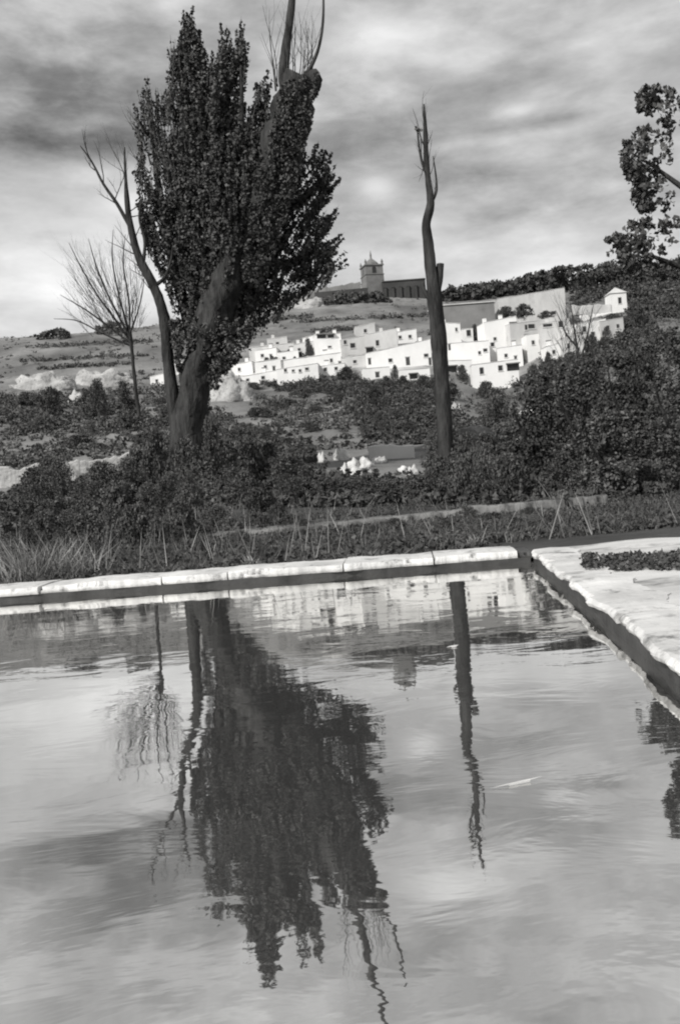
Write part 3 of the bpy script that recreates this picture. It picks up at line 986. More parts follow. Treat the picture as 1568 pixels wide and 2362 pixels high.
limb(big, 'branch', [(530, 660, 20), (610, 620, 14), (690, 600, 9), (745, 560, 4)], YB, 8, dY=(0, 2.5))
limb(big, 'branch', [(580, 560, 18), (650, 500, 12), (705, 450, 8), (742, 412, 3)], YB, 8, dY=(0, 2))
limb(big, 'branch', [(560, 560, 14), (590, 420, 9), (602, 300, 6), (600, 220, 2)], YB, 8, dY=(0, 1))
limb(big, 'branch', [(540, 560, 14), (556, 380, 9), (558, 240, 5), (556, 150, 2)], YB, 8, dY=(0, -1))
SIL = [(436, 52), (452, 110), (468, 160), (482, 190), (498, 150), (515, 118), (530, 150), (536, 175), (556, 112), (566, 150), (560, 210), (548, 290), (572, 310), (585, 260), (602, 205), (616, 240), (612, 300), (634, 300),
       (646, 240), (690, 330), (684, 395), (720, 400), (750, 404), (756, 425), (738, 470), (716, 500), (706, 535), (742, 522), (750, 545), (716, 570), (700, 580), (722, 590), (740, 580), (745, 600), (728, 612), (756, 620), (762, 640), (735, 665), (690, 690), (655, 715), (612, 760),
       (590, 800), (560, 815), (530, 850), (510, 870), (488, 845), (450, 815), (428, 770), (408, 745), (398, 690), (372, 630), (338, 560), (330, 500), (322, 440), (330, 380), (322, 310), (345, 240), (372, 250), (392, 260), (396, 200), (402, 130), (420, 150)]


def crown(poly, Y, n, leaf_px, clump_px, per, depth_k=.7, thin=None, seed=0.0, flat=1.0, edge_fade=0.5):
    xs = np.array([p[0] for p in poly]); ys = np.array([p[1] for p in poly])
    px = RNG.uniform(xs.min(), xs.max(), n * 4); py = RNG.uniform(ys.min(), ys.max(), n * 4)
    ok = in_poly(px, py, poly)
    px, py = px[ok][:n], py[ok][:n]
    s = Y / F
    cs, rs = [], []
    P2 = np.array(poly, float)
    for x, y in zip(px, py):
        # distance to the outline sets how thick the crown is here
        A = P2; B = np.roll(P2, -1, 0)
        ab = B - A
        t_ = np.clip((((np.array([x, y]) - A) * ab).sum(1)) / ((ab * ab).sum(1) + 1e-9), 0, 1)
        dist = np.sqrt(((A + ab * t_[:, None] - np.array([x, y])) ** 2).sum(1)).min()
        if thin and random.random() < thin(x, y, dist): continue
        half = max(8, dist) * depth_k * s
        cs.append(P(x, y, Y + random.uniform(-1, 1) * half))
        rs.append(min(clump_px, 5 + dist * .9) * s * random.uniform(.7, 1.2))
    pts = clump_points(cs, rs, per, flat)
    return leaf_quads(pts, leaf_px * s, droop=.3)


def thin_big(x, y, dist):
    h = noise.noise(Vector((x * .035, y * .03, 1.0))) + .6 * noise.noise(Vector((x * .09, y * .08, 4.0)))
    if y > 420 and x > 655 - max(0, y - 420) * .22:
        return .45 if h < -.1 else (.72 if h < .15 else .95)           # open, broken sprays on the right
    if y < 330 and x < 635: return .3 if h < .0 else .86
    if dist < 34:
        return .4 if h < -.05 else .9
    if x < 420 and y > 440: return .35 if h < .1 else .88
    if y > 690: return .12 if h < .15 else .7
    return .0 if h < .3 else .8


def inside(x, y): return in_poly(np.array([x]), np.array([y]), SIL)[0]


SILA = np.array(SIL, float)


def edge_dist(x, y):
    B = np.roll(SILA, -1, 0); ab = B - SILA
    t_ = np.clip(((np.array([x, y]) - SILA) * ab).sum(1) / ((ab * ab).sum(1) + 1e-9), 0, 1)
    return np.sqrt(((SILA + ab * t_[:, None] - np.array([x, y])) ** 2).sum(1)).min()


SX = YB / F
pts_all = []
tw_mb = MB()
count = 0
while count < 3000:
    x, y = random.uniform(320, 762), random.uniform(52, 880)
    if not inside(x, y): continue
    dist = edge_dist(x, y)
    if random.random() < thin_big(x, y, dist): continue
    if x > 632 + max(0, 330 - y) * .05 and y < 400: continue
    count += 1
    rx_, ry_ = x - 490, y - 930
    n_ = math.hypot(rx_, ry_)
    dx_, dy_ = .7 * rx_ / n_ + random.uniform(-.22, .22), .7 * ry_ / n_ - .55
    if x > 640 and y > 430: dx_, dy_ = dx_ + .25, dy_ + .45
    n_ = math.hypot(dx_, dy_); dx_, dy_ = dx_ / n_, dy_ / n_
    ln_ = random.uniform(30, 78)
    half = max(7, dist) * .75
    y0_, y1_ = random.uniform(-half, half), random.uniform(-14, 14)
    wid = random.uniform(5, 10)
    fuzzy = x < 410 and y < 470
    nl_ = random.randint(6, 14) if fuzzy else random.randint(30, 52)
    for k in range(nl_):
        q = random.random() ** .8
        a_ = wid * (1.1 - q) + 1.5
        px_, py_ = x + dx_ * ln_ * q + random.gauss(0, a_ * .55), y + dy_ * ln_ * q + random.gauss(0, a_ * .55)
        pts_all.append(P(px_, py_, YB + (y0_ + y1_ * q + random.gauss(0, a_ * .6)) * SX))
    if fuzzy or count % 3 == 0:
        tw_mb.tube([P(x + dx_ * ln_ * q, y + dy_ * ln_ * q + 5 * q * (1 - q), YB + (y0_ + y1_ * q) * SX) for q in (0, .35, .7, 1.08)], [.035, .028, .02, .008], 3, cap=False)
# ragged outer shoots, half bare
for i in range(330):
    k = random.randrange(len(SIL)); q = random.random()
    x, y = [SIL[k][j] * (1 - q) + SIL[(k + 1) % len(SIL)][j] * q for j in (0, 1)]
    if y > 740 or (x > 625 and y < 400): continue
    rx_, ry_ = x - 490, y - 930
    n_ = math.hypot(rx_, ry_)
    dx_, dy_ = .75 * rx_ / n_ + random.uniform(-.2, .2), .7 * ry_ / n_ - .4
    ln_ = random.uniform(22, 58) * (1.25 if x < 430 else .8)
    z0_ = random.uniform(-30, 30)
    x, y = x - dx_ * ln_ * .45, y - dy_ * ln_ * .45
    tw_mb.tube([P(x + dx_ * ln_ * t_, y + dy_ * ln_ * t_ - 5 * t_ * t_, YB + z0_ * SX) for t_ in (0, .35, .7, 1.05)], [.04, .032, .022, .008], 3, cap=False)
    for j in range(random.randint(5, 22)):
        t_ = random.uniform(.1, 1)
        pts_all.append(P(x + dx_ * ln_ * t_ + random.gauss(0, 3), y + dy_ * ln_ * t_ - 5 * t_ * t_ + random.gauss(0, 3), YB + (z0_ + random.gauss(0, 3)) * SX))
V1 = leaf_quads(np.array([tuple(p) for p in pts_all]), 5.4 * SX, droop=.3)
V1c = crown([(p[0] * .66 + 525 * .34, p[1] * .74 + 500 * .26) for p in SIL], YB, 1050, 9, 22, 22, .8, lambda x, y, d: .9 if (y > 420 and x > 630 - (y - 420) * .2) or y > 740 or x < 410 else 0, flat=1.5)
stuff_mesh('crown', quads_mesh('crown', np.concatenate([V1, V1c])), M['leaf'], big)
o = tw_mb.build('sprigs', M['twig'], big); o.location = -big.location; tag(o, kind='stuff')
LOW = [(395, 740), (470, 730), (590, 740), (560, 815), (520, 870), (492, 905), (470, 840), (440, 800), (415, 860), (398, 800)]
stuff_mesh('crown', quads_mesh('crown_low', crown(LOW, YB - 2.2, 900, 5.4, 10, 15, .5, lambda x, y, d: .4 if noise.noise(Vector((x * .05, y * .05, 2))) < 0 else .8)), M['leaf'], big)
IVY = [(400, 1090), (405, 1000), (415, 900), (450, 800), (540, 780), (500, 880), (478, 980), (474, 1090)]
stuff_mesh('ivy', quads_mesh('ivy', crown(IVY, YB - .6, 430, 4.5, 9, 14, .5, lambda x, y, d: .25 if noise.noise(Vector((x * .04, y * .025, 9))) > -.02 else .9, flat=1.5)), M['leafdark'], big)
# leaves clinging to the thick limb
LIMBP = [(632, 320), (640, 210), (655, 185), (690, 182), (720, 172), (736, 172), (734, 200), (720, 250), (708, 320), (690, 400), (668, 480), (610, 520), (590, 420)]
V2 = crown([(560, 640), (575, 480), (612, 360), (640, 250), (648, 200), (690, 178), (738, 172), (738, 196), (722, 240), (712, 320), (690, 400), (668, 470), (640, 560), (600, 660)], YB - 3.4, 800, 5.2, 10, 14, .35,
           lambda x, y, d: (.55 if noise.noise(Vector((x * .05, y * .03, 6))) > .1 else .1) if y > 380 or x < 668 + (400 - y) * .1 else (.8 if noise.noise(Vector((x * .05, y * .03, 6))) > -.1 else .3), flat=1.5)
stuff_mesh('crown', quads_mesh('crown_limb', V2), M['leafdark'], big)
mb = MB()
for (x, y, dx, up_, ln_) in [(640, 200, -14, 150, 5.5), (632, 210, -8, 140, 5.0), (690, 188, 6, 140, 4.6), (700, 186, 14, 130, 4.4), (680, 190, -4, 160, 5.4), (705, 182, 22, 120, 4.2), (660, 190, 3, 160, 5.5), (715, 178, 10, 120, 4.8),
                            (690, 400, 18, 90, 3.0), (700, 380, 8, 90, 2.6), (330, 330, -20, 60, 2.4), (350, 400, -40, 60, 2.6), (345, 320, -30, 70, 2.6)]:
    for k in range(2):
        p0 = P(x + random.uniform(-6, 6), y, YB + random.uniform(-1, 1))
        p1 = P(x + dx * 1.6 + random.uniform(-10, 10), y - up_, YB + random.uniform(-1, 1))
        twigs(mb, p0, p1 - p0, ln_, .045, 1)
o = mb.build('twigs', M['twig'], big); o.location = -big.location; tag(o, kind='stuff')

# --- the leaning bare stem left of it
bare = tree_root('bare_tree', 'thin leaning bare tree with sparse branches just left of the poplar trunk', 'tree', 405, 1090, 69)
st = limb(bare, 'trunk', [(420, 1100, 15), (406, 980, 15), (392, 860, 14), (382, 760, 13), (370, 695, 12), (345, 640, 10.5), (316, 580, 8.5), (298, 500, 7), (291, 420, 4), (288, 340, 1.5)], 69, 9, .3)
limb(bare, 'branch', [(300, 520, 5.5), (270, 468, 4), (240, 425, 3.2), (212, 372, 2.4), (186, 336, 1)], 69, 6)
limb(bare, 'branch', [(330, 610, 5), (335, 560, 3.6), (322, 500, 3), (330, 450, 1.5)], 69, 6)
limb(bare, 'branch', [(355, 660, 5), (380, 640, 4), (395, 600, 3), (400, 560, 1.5)], 69, 6)
mb = MB()
for (x, y, x2, y2) in [(296, 490, 340, 460), (240, 425, 225, 330), (265, 462, 285, 380), (270, 470, 215, 440), (312, 575, 270, 520), (320, 590, 240, 560), (291, 420, 275, 300), (291, 430, 310, 320), (340, 630, 280, 590), (210, 370, 175, 300), (298, 500, 350, 500),
                       (360, 680, 320, 640), (345, 640, 300, 640), (310, 560, 340, 470), (225, 395, 180, 370)]:
    a, c = P(x, y, 69), P(x2, y2, 69 + random.uniform(-1.5, 1.5))
    twigs(mb, a, c - a, (c - a).length, .05, 2)
o = mb.build('twigs', M['twig'], bare); o.location = -bare.location; tag(o, kind='stuff')

# --- the fan of bare stems at far left
fan = tree_root('bare_tree', 'many-stemmed bare tree fanning out against the bright sky at the far left', 'tree', 318, 960, 78)
limb(fan, 'trunk', [(322, 960, 4.5), (314, 900, 4.2), (307, 830, 4), (300, 760, 4)], 78, 8, .3)
for pts in [[(304, 790, 6), (262, 730, 5), (225, 680, 4), (190, 620, 3), (160, 560, 1)], [(302, 780, 6), (255, 690, 4.5), (225, 620, 3), (205, 550, 1)], [(300, 770, 6), (275, 680, 4), (260, 600, 3), (262, 530, 1)],
            [(300, 765, 5), (298, 690, 4), (285, 610, 3), (290, 540, 1)], [(306, 795, 5), (250, 752, 4), (195, 712, 3), (140, 680, 1)], [(300, 770, 5), (318, 720, 3.5), (330, 670, 2), (335, 620, 1)], [(308, 800, 5), (240, 770, 3.5), (180, 740, 2.5), (125, 735, 1)]]:
    p3 = limb(fan, 'branch', [(x, y, r * .55) for x, y, r in pts], 78, 6, dY=(0, random.uniform(-2, 2)))
mb = MB()
for k in range(140):
    x2, y2 = random.uniform(120, 340), random.uniform(540, 720)
    t_ = random.uniform(.25, .75)
    x1, y1 = 303 + (x2 - 303) * t_, 785 + (y2 - 785) * t_ + random.uniform(-10, 30)
    a = P(x1, y1, 78 + random.uniform(-1, 1)); c = P(x2, y2, 78 + random.uniform(-2, 2))
    twigs(mb, a, c - a, (c - a).length * .8, .024, 2)
o = mb.build('twigs', M['twig'], fan); o.location = -fan.location; tag(o, kind='stuff')

# --- the bare trunk right of centre
YT = 59.0
tr = tree_root('bare_trunk_tree', 'tall bare lopped trunk with wispy twigs standing before the white houses', 'tree', 1032, 1150, YT)
limb(tr, 'trunk', [(1036, 1190, 22), (1030, 1080, 19), (1024, 980, 18), (1019, 900, 18), (1014, 820, 17), (1007, 740, 16), (1000, 670, 15), (992, 600, 12.5), (985, 550, 11), (983, 515, 10), (992, 478, 9), (993, 455, 8), (985, 400, 6.5), (981, 340, 6), (980, 290, 4.5), (977, 240, 1.5)], YT, 14, .3)
limb(tr, 'branch_stub', [(1004, 690, 9), (1010, 660, 8), (1014, 635, 8), (1016, 608, 8)], YT, 8, .3)
limb(tr, 'branch', [(986, 410, 3.5), (972, 370, 3), (965, 330, 2.4), (962, 300, 1.5)], YT, 6)
limb(tr, 'branch', [(994, 470, 4), (1006, 440, 3), (1004, 400, 2), (998, 360, 1)], YT, 6)
limb(tr, 'branch', [(990, 690, 5), (978, 668, 4), (974, 650, 2)], YT, 6)
mb = MB()
for (x, y, x2, y2) in [(984, 400, 1010, 320), (983, 380, 996, 280), (982, 360, 965, 250), (981, 330, 992, 250), (984, 420, 1008, 360), (972, 370, 960, 290), (984, 410, 955, 330), (980, 300, 970, 220), (992, 470, 1016, 420), (981, 345, 1003, 300), (978, 370, 972, 420), (985, 400, 966, 390)]:
    a, c = P(x, y, YT), P(x2, y2, YT + random.uniform(-1, 1))
    twigs(mb, a, c - a, (c - a).length, .035, 1)
o = mb.build('twigs', M['twig'], tr); o.location = -tr.location; tag(o, kind='stuff')
cs = [P(958 + i * 3.2, 295 + i * 1.4, YT) for i in range(4)]
stuff_mesh('pale_leaves', quads_mesh('pale_leaves', leaf_quads(clump_points(cs, [.12] * 4, 10), .16)), M['reed'], tr)

# --- tree at the right edge, trunk outside the picture
YR = 38.0
rt = tree_root('leafy_tree', 'thin leafy tree reaching into the picture at the right edge above the hut', 'tree', 1690, 1150, YR)
limb(rt, 'trunk', [(1690, 1200, 30), (1680, 1000, 26), (1660, 800, 22), (1650, 600, 17), (1640, 400, 11), (1620, 220, 5)], YR, 10, .3)
limb(rt, 'branch', [(1655, 650, 10), (1580, 620, 7), (1500, 590, 4), (1420, 565, 1.5)], YR, 6)
limb(rt, 'branch', [(1645, 480, 9), (1570, 430, 6), (1500, 380, 4), (1450, 350, 1.5)], YR, 6)
RP = [[(1437, 330), (1462, 302), (1480, 288), (1520, 300), (1600, 330), (1610, 420), (1575, 470), (1520, 490), (1480, 492), (1462, 470), (1458, 430), (1442, 400), (1430, 362)],
      [(1388, 545), (1420, 540), (1440, 515), (1470, 510), (1530, 490), (1610, 510), (1630, 600), (1560, 640), (1490, 622), (1440, 630), (1400, 610), (1395, 585), (1425, 575)],
      [(1468, 215), (1482, 198), (1520, 196), (1580, 215), (1600, 320), (1545, 300), (1500, 268), (1476, 262)]]
Vs = []
for q in RP:
    Vs.append(crown(q, YR, 520, 8.5, 17, 13, .9, lambda x, y, d: (.78 if noise.noise(Vector((x * .06, y * .06, 3))) > 0 else .45) if x < 1500 else (.96 if noise.noise(Vector((x * .04, y * .04, 3))) > -.2 else .72)))
Vs.append(crown([(1612, 200), (1720, 150), (1830, 260), (1850, 460), (1780, 640), (1680, 690), (1640, 560), (1620, 400)], YR, 380, 8.5, 18, 13, .9))
stuff_mesh('crown', quads_mesh('crown_right', np.concatenate(Vs)), M['leaf'], rt)

# --- bare thin tree before the right houses
bt = tree_root('bare_tree', 'slender bare tree with upright twigs in front of the right-hand houses', 'tree', 1340, 860, 150)
bp_ = hit(1340, 900)
YN = bp_.y
bt.location = bp_
limb(bt, 'trunk', [(1345, 905, 3.6), (1340, 850, 3.2), (1330, 800, 2.6), (1322, 750, 1.8), (1315, 700, .8)], YN, 7)
limb(bt, 'branch', [(1338, 830, 2.4), (1352, 780, 1.9), (1362, 730, 1.2), (1368, 700, .5)], YN, 6)
limb(bt, 'branch', [(1330, 800, 2.2), (1306, 772, 1.7), (1292, 740, 1.2), (1280, 715, .5)], YN, 6)
mb = MB()
for k in range(60):
    x1, y1 = random.uniform(1290, 1365), random.uniform(740, 830)
    a = P(x1, y1, YN); c = P(x1 + random.uniform(-30, 30), y1 - random.uniform(30, 80), YN + random.uniform(-2, 2))
    twigs(mb, a, c - a, (c - a).length, .05, 2)
o = mb.build('twigs', M['twig'], bt); o.location = -bt.location; tag(o, kind='stuff')


# ------------------------------------------------------------------ shrubs: five patterns, copied
def shrub_mesh(seed, n_cl, per, leaf, up=1.0):
    cs, rs = [], []
    for i in range(n_cl):
        a = random.uniform(0, 2 * math.pi); r = math.sqrt(random.random())
        zz = random.random() ** .8
        env = math.sqrt(max(0, 1 - zz ** 2)) * (.75 + .25 * math.sin(a * 3 + seed))
        r *= env
        k = .35 + .65 * max(r, zz)
        cs.append((math.cos(a) * r * .95, math.sin(a) * r * .8, .05 + zz * .9 * up + .06 * noise.noise(Vector((a, zz * 3, seed)))))
        rs.append(random.uniform(.10, .20))
    V = leaf_quads(clump_points(cs, rs, per, .9), leaf)
    me = quads_mesh('foliage', V)
    mb = MB()
    for k in range(6):
        a = random.uniform(0, 6.28)
        twigs(mb, (random.uniform(-.08, .08), random.uniform(-.08, .08), -.15), (math.cos(a) * .5, math.sin(a) * .5, 1), .85, .025, 1)
    sm = bpy.data.meshes.new('stem')
    sm.from_pydata(mb.v, [], mb.f)
    return me, sm


PROTO = [shrub_mesh(i * 1.7, 130, 22, .06 if i < 3 else .045, (1.0, .95, 1.05, 1.1, .9)[i]) for i in range(5)] + [shrub_mesh(9.3, 330, 24, .04, 1.0)]
PM = {}


def shrub_mat_mesh(i, key):
    if (i, key) not in PM:
        a, c = PROTO[i]
        a, c = a.copy(), c.copy()
        a.materials.append(M[key]); c.materials.append(M['bark'])
        PM[(i, key)] = (a, c)
    return PM[(i, key)]


def shrub(x, yb, wpx, hpx, key, label, group, Y=None, name='shrub', cat='shrub', big=False):
    p = P(x, yb, Y) if Y else hit(x, yb)
    s = p.y / F
    i = 5 if big else random.randrange(5)
    fm, sm = shrub_mat_mesh(i, key)
    o = empty(name, p, label, cat, group, random.uniform(0, 6.28) if wpx < hpx * 1.6 else random.uniform(-.4, .4))
    w, h = wpx * s * .5, hpx * s
    for nm, me in (('foliage', fm), ('stem', sm)):
        c = bpy.data.objects.new(nm, me); COL.objects.link(c); c.parent = o
        c.scale = (w, w * .85, h)
    return o


R = random.uniform
# individually placed larger ones
for (x, y, w, h, key, lab) in [
    (122, 962, 78, 72, 'leafdark', 'round dark bush at the far left under the rock ledge'),
    (232, 966, 100, 82, 'leafdark', 'broad dark bush on the left slope below the long pale ledge'),
    (290, 950, 60, 66, 'leafmid', 'grey bush beside the broad dark bush on the left slope'),
    (712, 822, 34, 40, 'leafdark', 'dark bush between the white houses left of the tall one'),
    (912, 876, 26, 36, 'leafdark', 'narrow dark bush between two small white sheds'),
    (800, 874, 66, 26, 'leafdark', 'low dark bush under the broad plain white house'),
    (1066, 880, 60, 40, 'leafdark', 'dark bush at the foot of the white house with the arched porch'),
    (1096, 786, 34, 40, 'leafdark', 'dark tree filling the courtyard beside the tiny white hut'),
    (1165, 736, 54, 30, 'leafdark@', 'dark rounded tree in front of the large pale hall, left one'),
    (1206, 734, 60, 32, 'leafdark@', 'dark rounded tree in front of the large pale hall, right one'),
    (1258, 735, 44, 18, 'leafdark@', 'low dark bush at the right end of the large pale hall'),
    (1412, 768, 90, 40, 'leafdark', 'dark shrub below the terrace of the square hut'),
    (1470, 760, 70, 60, 'leafdark', 'dark shrub right of the square hut'),
    (1120, 918, 60, 40, 'leafdark', 'dark shrub at the lower left corner of the lowest white house')]:
    shrub(x, y, w, h, key.strip('@'), lab, None, Y=296 if '@' in key else None)
# the mass of dark growth: leafy undergrowth nobody could count ...
def undergrowth(name, poly, n, hpx, leaf_m, key, per=26, y_up=0.0):
    xs = [p[0] for p in poly]; ys = [p[1] for p in poly]
    cs, rs = [], []
    while len(cs) < n:
        x, y = R(min(xs), max(xs)), R(min(ys), max(ys))
        if not in_poly(np.array([x]), np.array([y]), poly)[0]: continue
        if 725 < x < 985 and 1025 < y < 1112 and random.random() < .93: continue
        p = hit(x, y, 33.0)
        s = p.y / F
        h = hpx * s * (.55 + .9 * max(0, noise.noise(Vector((p.x * .12, p.y * .06, 2))) + .35))
        cs.append((p.x, p.y + R(0, 1.5), p.z + R(0, 1) * h))
        rs.append(R(.5, 1.1) * (11 * s if s > .13 else min(1.4, 11 * s)))
    V = leaf_quads(clump_points(cs, rs, per, .8), leaf_m)
    return tag(link(name, quads_mesh(name, V), M[key]), kind='stuff')


undergrowth('undergrowth', [(1030, 965), (1090, 925), (1150, 905), (1200, 880), (1250, 850), (1310, 830), (1380, 815), (1440, 790), (1500, 760), (1700, 730), (1700, 1175), (1030, 1175)], 3600, 22, .22, 'leafdark')
undergrowth('undergrowth', [(420, 1065), (560, 1062), (640, 1050), (720, 1072), (800, 1095), (960, 1090), (1030, 1040), (1240, 1030), (1240, 1165), (420, 1180)], 2300, 24, .17, 'leafdark')
undergrowth('undergrowth', [(-60, 1140), (300, 1112), (430, 1070), (520, 1060), (520, 1215), (-60, 1240)], 1500, 22, .15, 'leaf')
undergrowth('undergrowth', [(840, 890), (960, 880), (1040, 890), (1060, 1000), (960, 1030), (850, 1020), (800, 960)], 1300, 14, .3, 'leafdark', 34)
undergrowth('undergrowth', [(-40, 915), (120, 912), (300, 900), (400, 890), (420, 1000), (300, 1000), (-40, 1010)], 1000, 16, .32, 'leaf', 30)
undergrowth('undergrowth', [(600, 890), (760, 878), (850, 880), (850, 920), (640, 905)], 520, 14, .3, 'leafdark', 30)
undergrowth('undergrowth', [(420, 940), (500, 950), (600, 1000), (700, 1025), (830, 1030), (760, 1075), (420, 1080)], 900, 18, .22, 'leafdark')
undergrowth('undergrowth', [(560, 905), (700, 930), (840, 925), (800, 1000), (640, 990)], 380, 9, .3, 'leafmid', 20)
undergrowth('undergrowth', [(1250, 800), (1500, 700), (1500, 850), (1250, 860)], 900, 14, .4, 'leafdark', 34)

undergrowth('hanging_wood', [(1318, 650), (1400, 622), (1700, 600), (1700, 745), (1500, 735), (1455, 716), (1450, 700), (1405, 690), (1320, 712)], 1500, 16, .7, 'leafdark', 34)
undergrowth('hanging_wood', [(1010, 694), (1060, 670), (1300, 640), (1305, 672), (1150, 684), (1140, 694)], 500, 10, .7, 'leafdark', 34)
undergrowth('bank_growth', [(1080, 1170), (1700, 1120), (1700, 1215), (1240, 1235), (1000, 1250)], 700, 18, .1, 'leafdark')

# ... and the bushes that can be told apart, each labelled by its look and its nearest landmark
MARKS = [(430, 1000, 'the big tree'), (300, 900, 'the many-stemmed bare tree'), (1025, 980, 'the bare trunk'), (200, 1090, 'the left stone wall'), (240, 880, 'the long rock ledge'), (1110, 1000, 'the grey earth mound'),
         (1145, 880, 'the lowest white house'), (1340, 840, 'the slender bare tree'), (1430, 720, 'the square hut'), (920, 840, 'the long white house'), (690, 865, 'the row of four windows'), (535, 895, 'the pale mound'),
         (780, 1060, 'the pale rubble'), (900, 1035, 'the short pale wall'), (1235, 950, 'the ruined wall'), (1190, 1160, 'the pale bank edge'), (700, 1210, 'the pale bank edge'), (1480, 1240, 'the right pavement'), (130, 1320, 'the reeds')]
SEEN = {}
TONE = {'leafdark': 'dark', 'leaf': 'deep grey', 'leafmid': 'mid-grey', 'leafpale': 'pale'}


def bush(x, y, w, h, key, group, Y=None):
    if 690 < x < 1000 and 1036 < y < 1170 and Y is None: y, h = max(y, 1140), min(h, 42)
    d, mx_, my_, nm = min((((x - a) ** 2 + ((y - h / 2 - b_) * 1.4) ** 2) ** .5, a, b_, n_) for a, b_, n_ in MARKS)
    vx, vy = x - mx_, y - h / 2 - my_
    rel = ('right of' if vx > 0 else 'left of') if abs(vx) > abs(vy) * 1.1 else ('below' if vy > 0 else 'above')
    far = 'close' if d < 70 else ('some way' if d < 150 else 'well')
    size = 'large' if h > 75 else ('middling' if h > 45 else 'small')
    form = 'upright' if h > w * .8 else ('rounded' if h > w * .5 else 'spreading')
    lab = f'{size} {form} {TONE[key]} bush {far} {rel} {nm}'.replace('a little way below', 'some way below')
    for word in ('', ' further out', ' nearer the pool', ' higher up', ' ragged', ' half hidden'):
        if lab + word not in SEEN:
            lab += word
            break
    SEEN[lab] = 1
    return shrub(x, y, w, h, key, lab, group, Y)


for (x, y, w, h, key) in [(322, 1128, 90, 90, 'leaf'), (250, 1122, 60, 40, 'leafmid'), (150, 1128, 70, 44, 'leafmid'), (500, 1125, 130, 150, 'leafdark'), (585, 1130, 150, 120, 'leafdark'), (665, 1130, 130, 90, 'leaf'), (370, 1130, 110, 130, 'leaf'), (440, 1120, 90, 110, 'leafmid'), (300, 1140, 120, 90, 'leaf'),
                          (1080, 1160, 130, 120, 'leafdark'), (1180, 1160, 150, 110, 'leafdark'), (960, 1155, 130, 60, 'leaf'), (100, 1150, 120, 60, 'leafmid'), (880, 1158, 140, 50, 'leafdark'), (760, 1150, 120, 60, 'leafdark')]:
    bush(x, y, w, h, key, 'bushes across the middle beyond the tank')
undergrowth('undergrowth', [(-40, 995), (420, 985), (440, 1075), (300, 1078), (-40, 1090)], 420, 14, .26, 'leafmid', 24)
for (x, y, w, h, key) in [(110, 1262, 130, 78, 'leafmid'), (215, 1270, 130, 88, 'leaf'), (320, 1255, 140, 96, 'leafmid'), (415, 1240, 130, 88, 'leaf'), (500, 1222, 110, 60, 'leafdark'), (165, 1225, 120, 80, 'leaf'), (275, 1215, 130, 90, 'leaf'), (385, 1205, 120, 92, 'leafdark'), (600, 1182, 120, 54, 'leafdark')]:
    bush(x, y, w, h, key, 'low bushes along the back of the far coping', Y=hit(x, y, 16.2).y)
for (x0, y0, x1, y1, hh) in [(60, 800, 350, 786, 5), (40, 832, 340, 820, 6), (90, 852, 300, 838, 4), (690, 742, 990, 728, 4), (720, 764, 850, 756, 5), (620, 738, 720, 728, 6), (1010, 742, 1140, 738, 6)]:
    undergrowth('terrace_scrub', [(x0, y0), (x1, y1), (x1, y1 + hh), (x0, y0 + hh)], 120, 5, .5, 'leafmid', 18)
# low growth running down to the coping, thicker on the left
for i in range(30):
    x = 60 + 640 * ((i + R(0, 1)) / 30) ** 1.2
    y = np.interp(x, [60, 700], [1300, 1262]) - R(0, 75)
    p_ = hit(x, y, 16.2)
    bush(x, y, R(45, 95), R(22, 52) * (1.25 if x < 420 else .7), random.choice(['leafmid', 'leaf', 'leafdark']), 'low bushes along the back of the far coping', Y=p_.y)
for i in range(9):
    x = R(780, 1230)
    y = np.interp(x, [700, 1230], [1262, 1225]) - R(0, 40)
    bush(x, y, R(50, 90), R(14, 30), 'leafdark', 'low bushes along the back of the far coping', Y=hit(x, y, 16.2).y)
# dark weeds rooted in the right pavement and closing it off beyond
wc = []
while len(wc) < 420:
    x, y = R(1340, 1640), R(1262, 1460)
    if not (1284 < y < 1312 and x > 1350): continue
    if noise.noise(Vector((x * .03, y * .08, 5))) < -.15: continue
    p_ = onz(x, y, RIMZ)
    wc.append((p_.x, p_.y, RIMZ + R(0, .05)))
tag(link('pavement_weeds', quads_mesh('pavement_weeds', leaf_quads(clump_points(wc, [R(.04, .12) for _ in wc], 14, .5), .04)), M['leafdark']), kind='stuff')
# dry stalks standing up out of the growth
def stalk_pts(n):
    q = np.empty((n, 3))
    for i in range(n):
        Y_ = 17 + 40 * random.random() ** 1.3; u_ = random.gauss(-.16, .16) if random.random() < .7 else R(-.4, .4)
        q[i] = (u_ * Y_, Y_, gz(u_ * Y_, Y_) + .05)
    return q



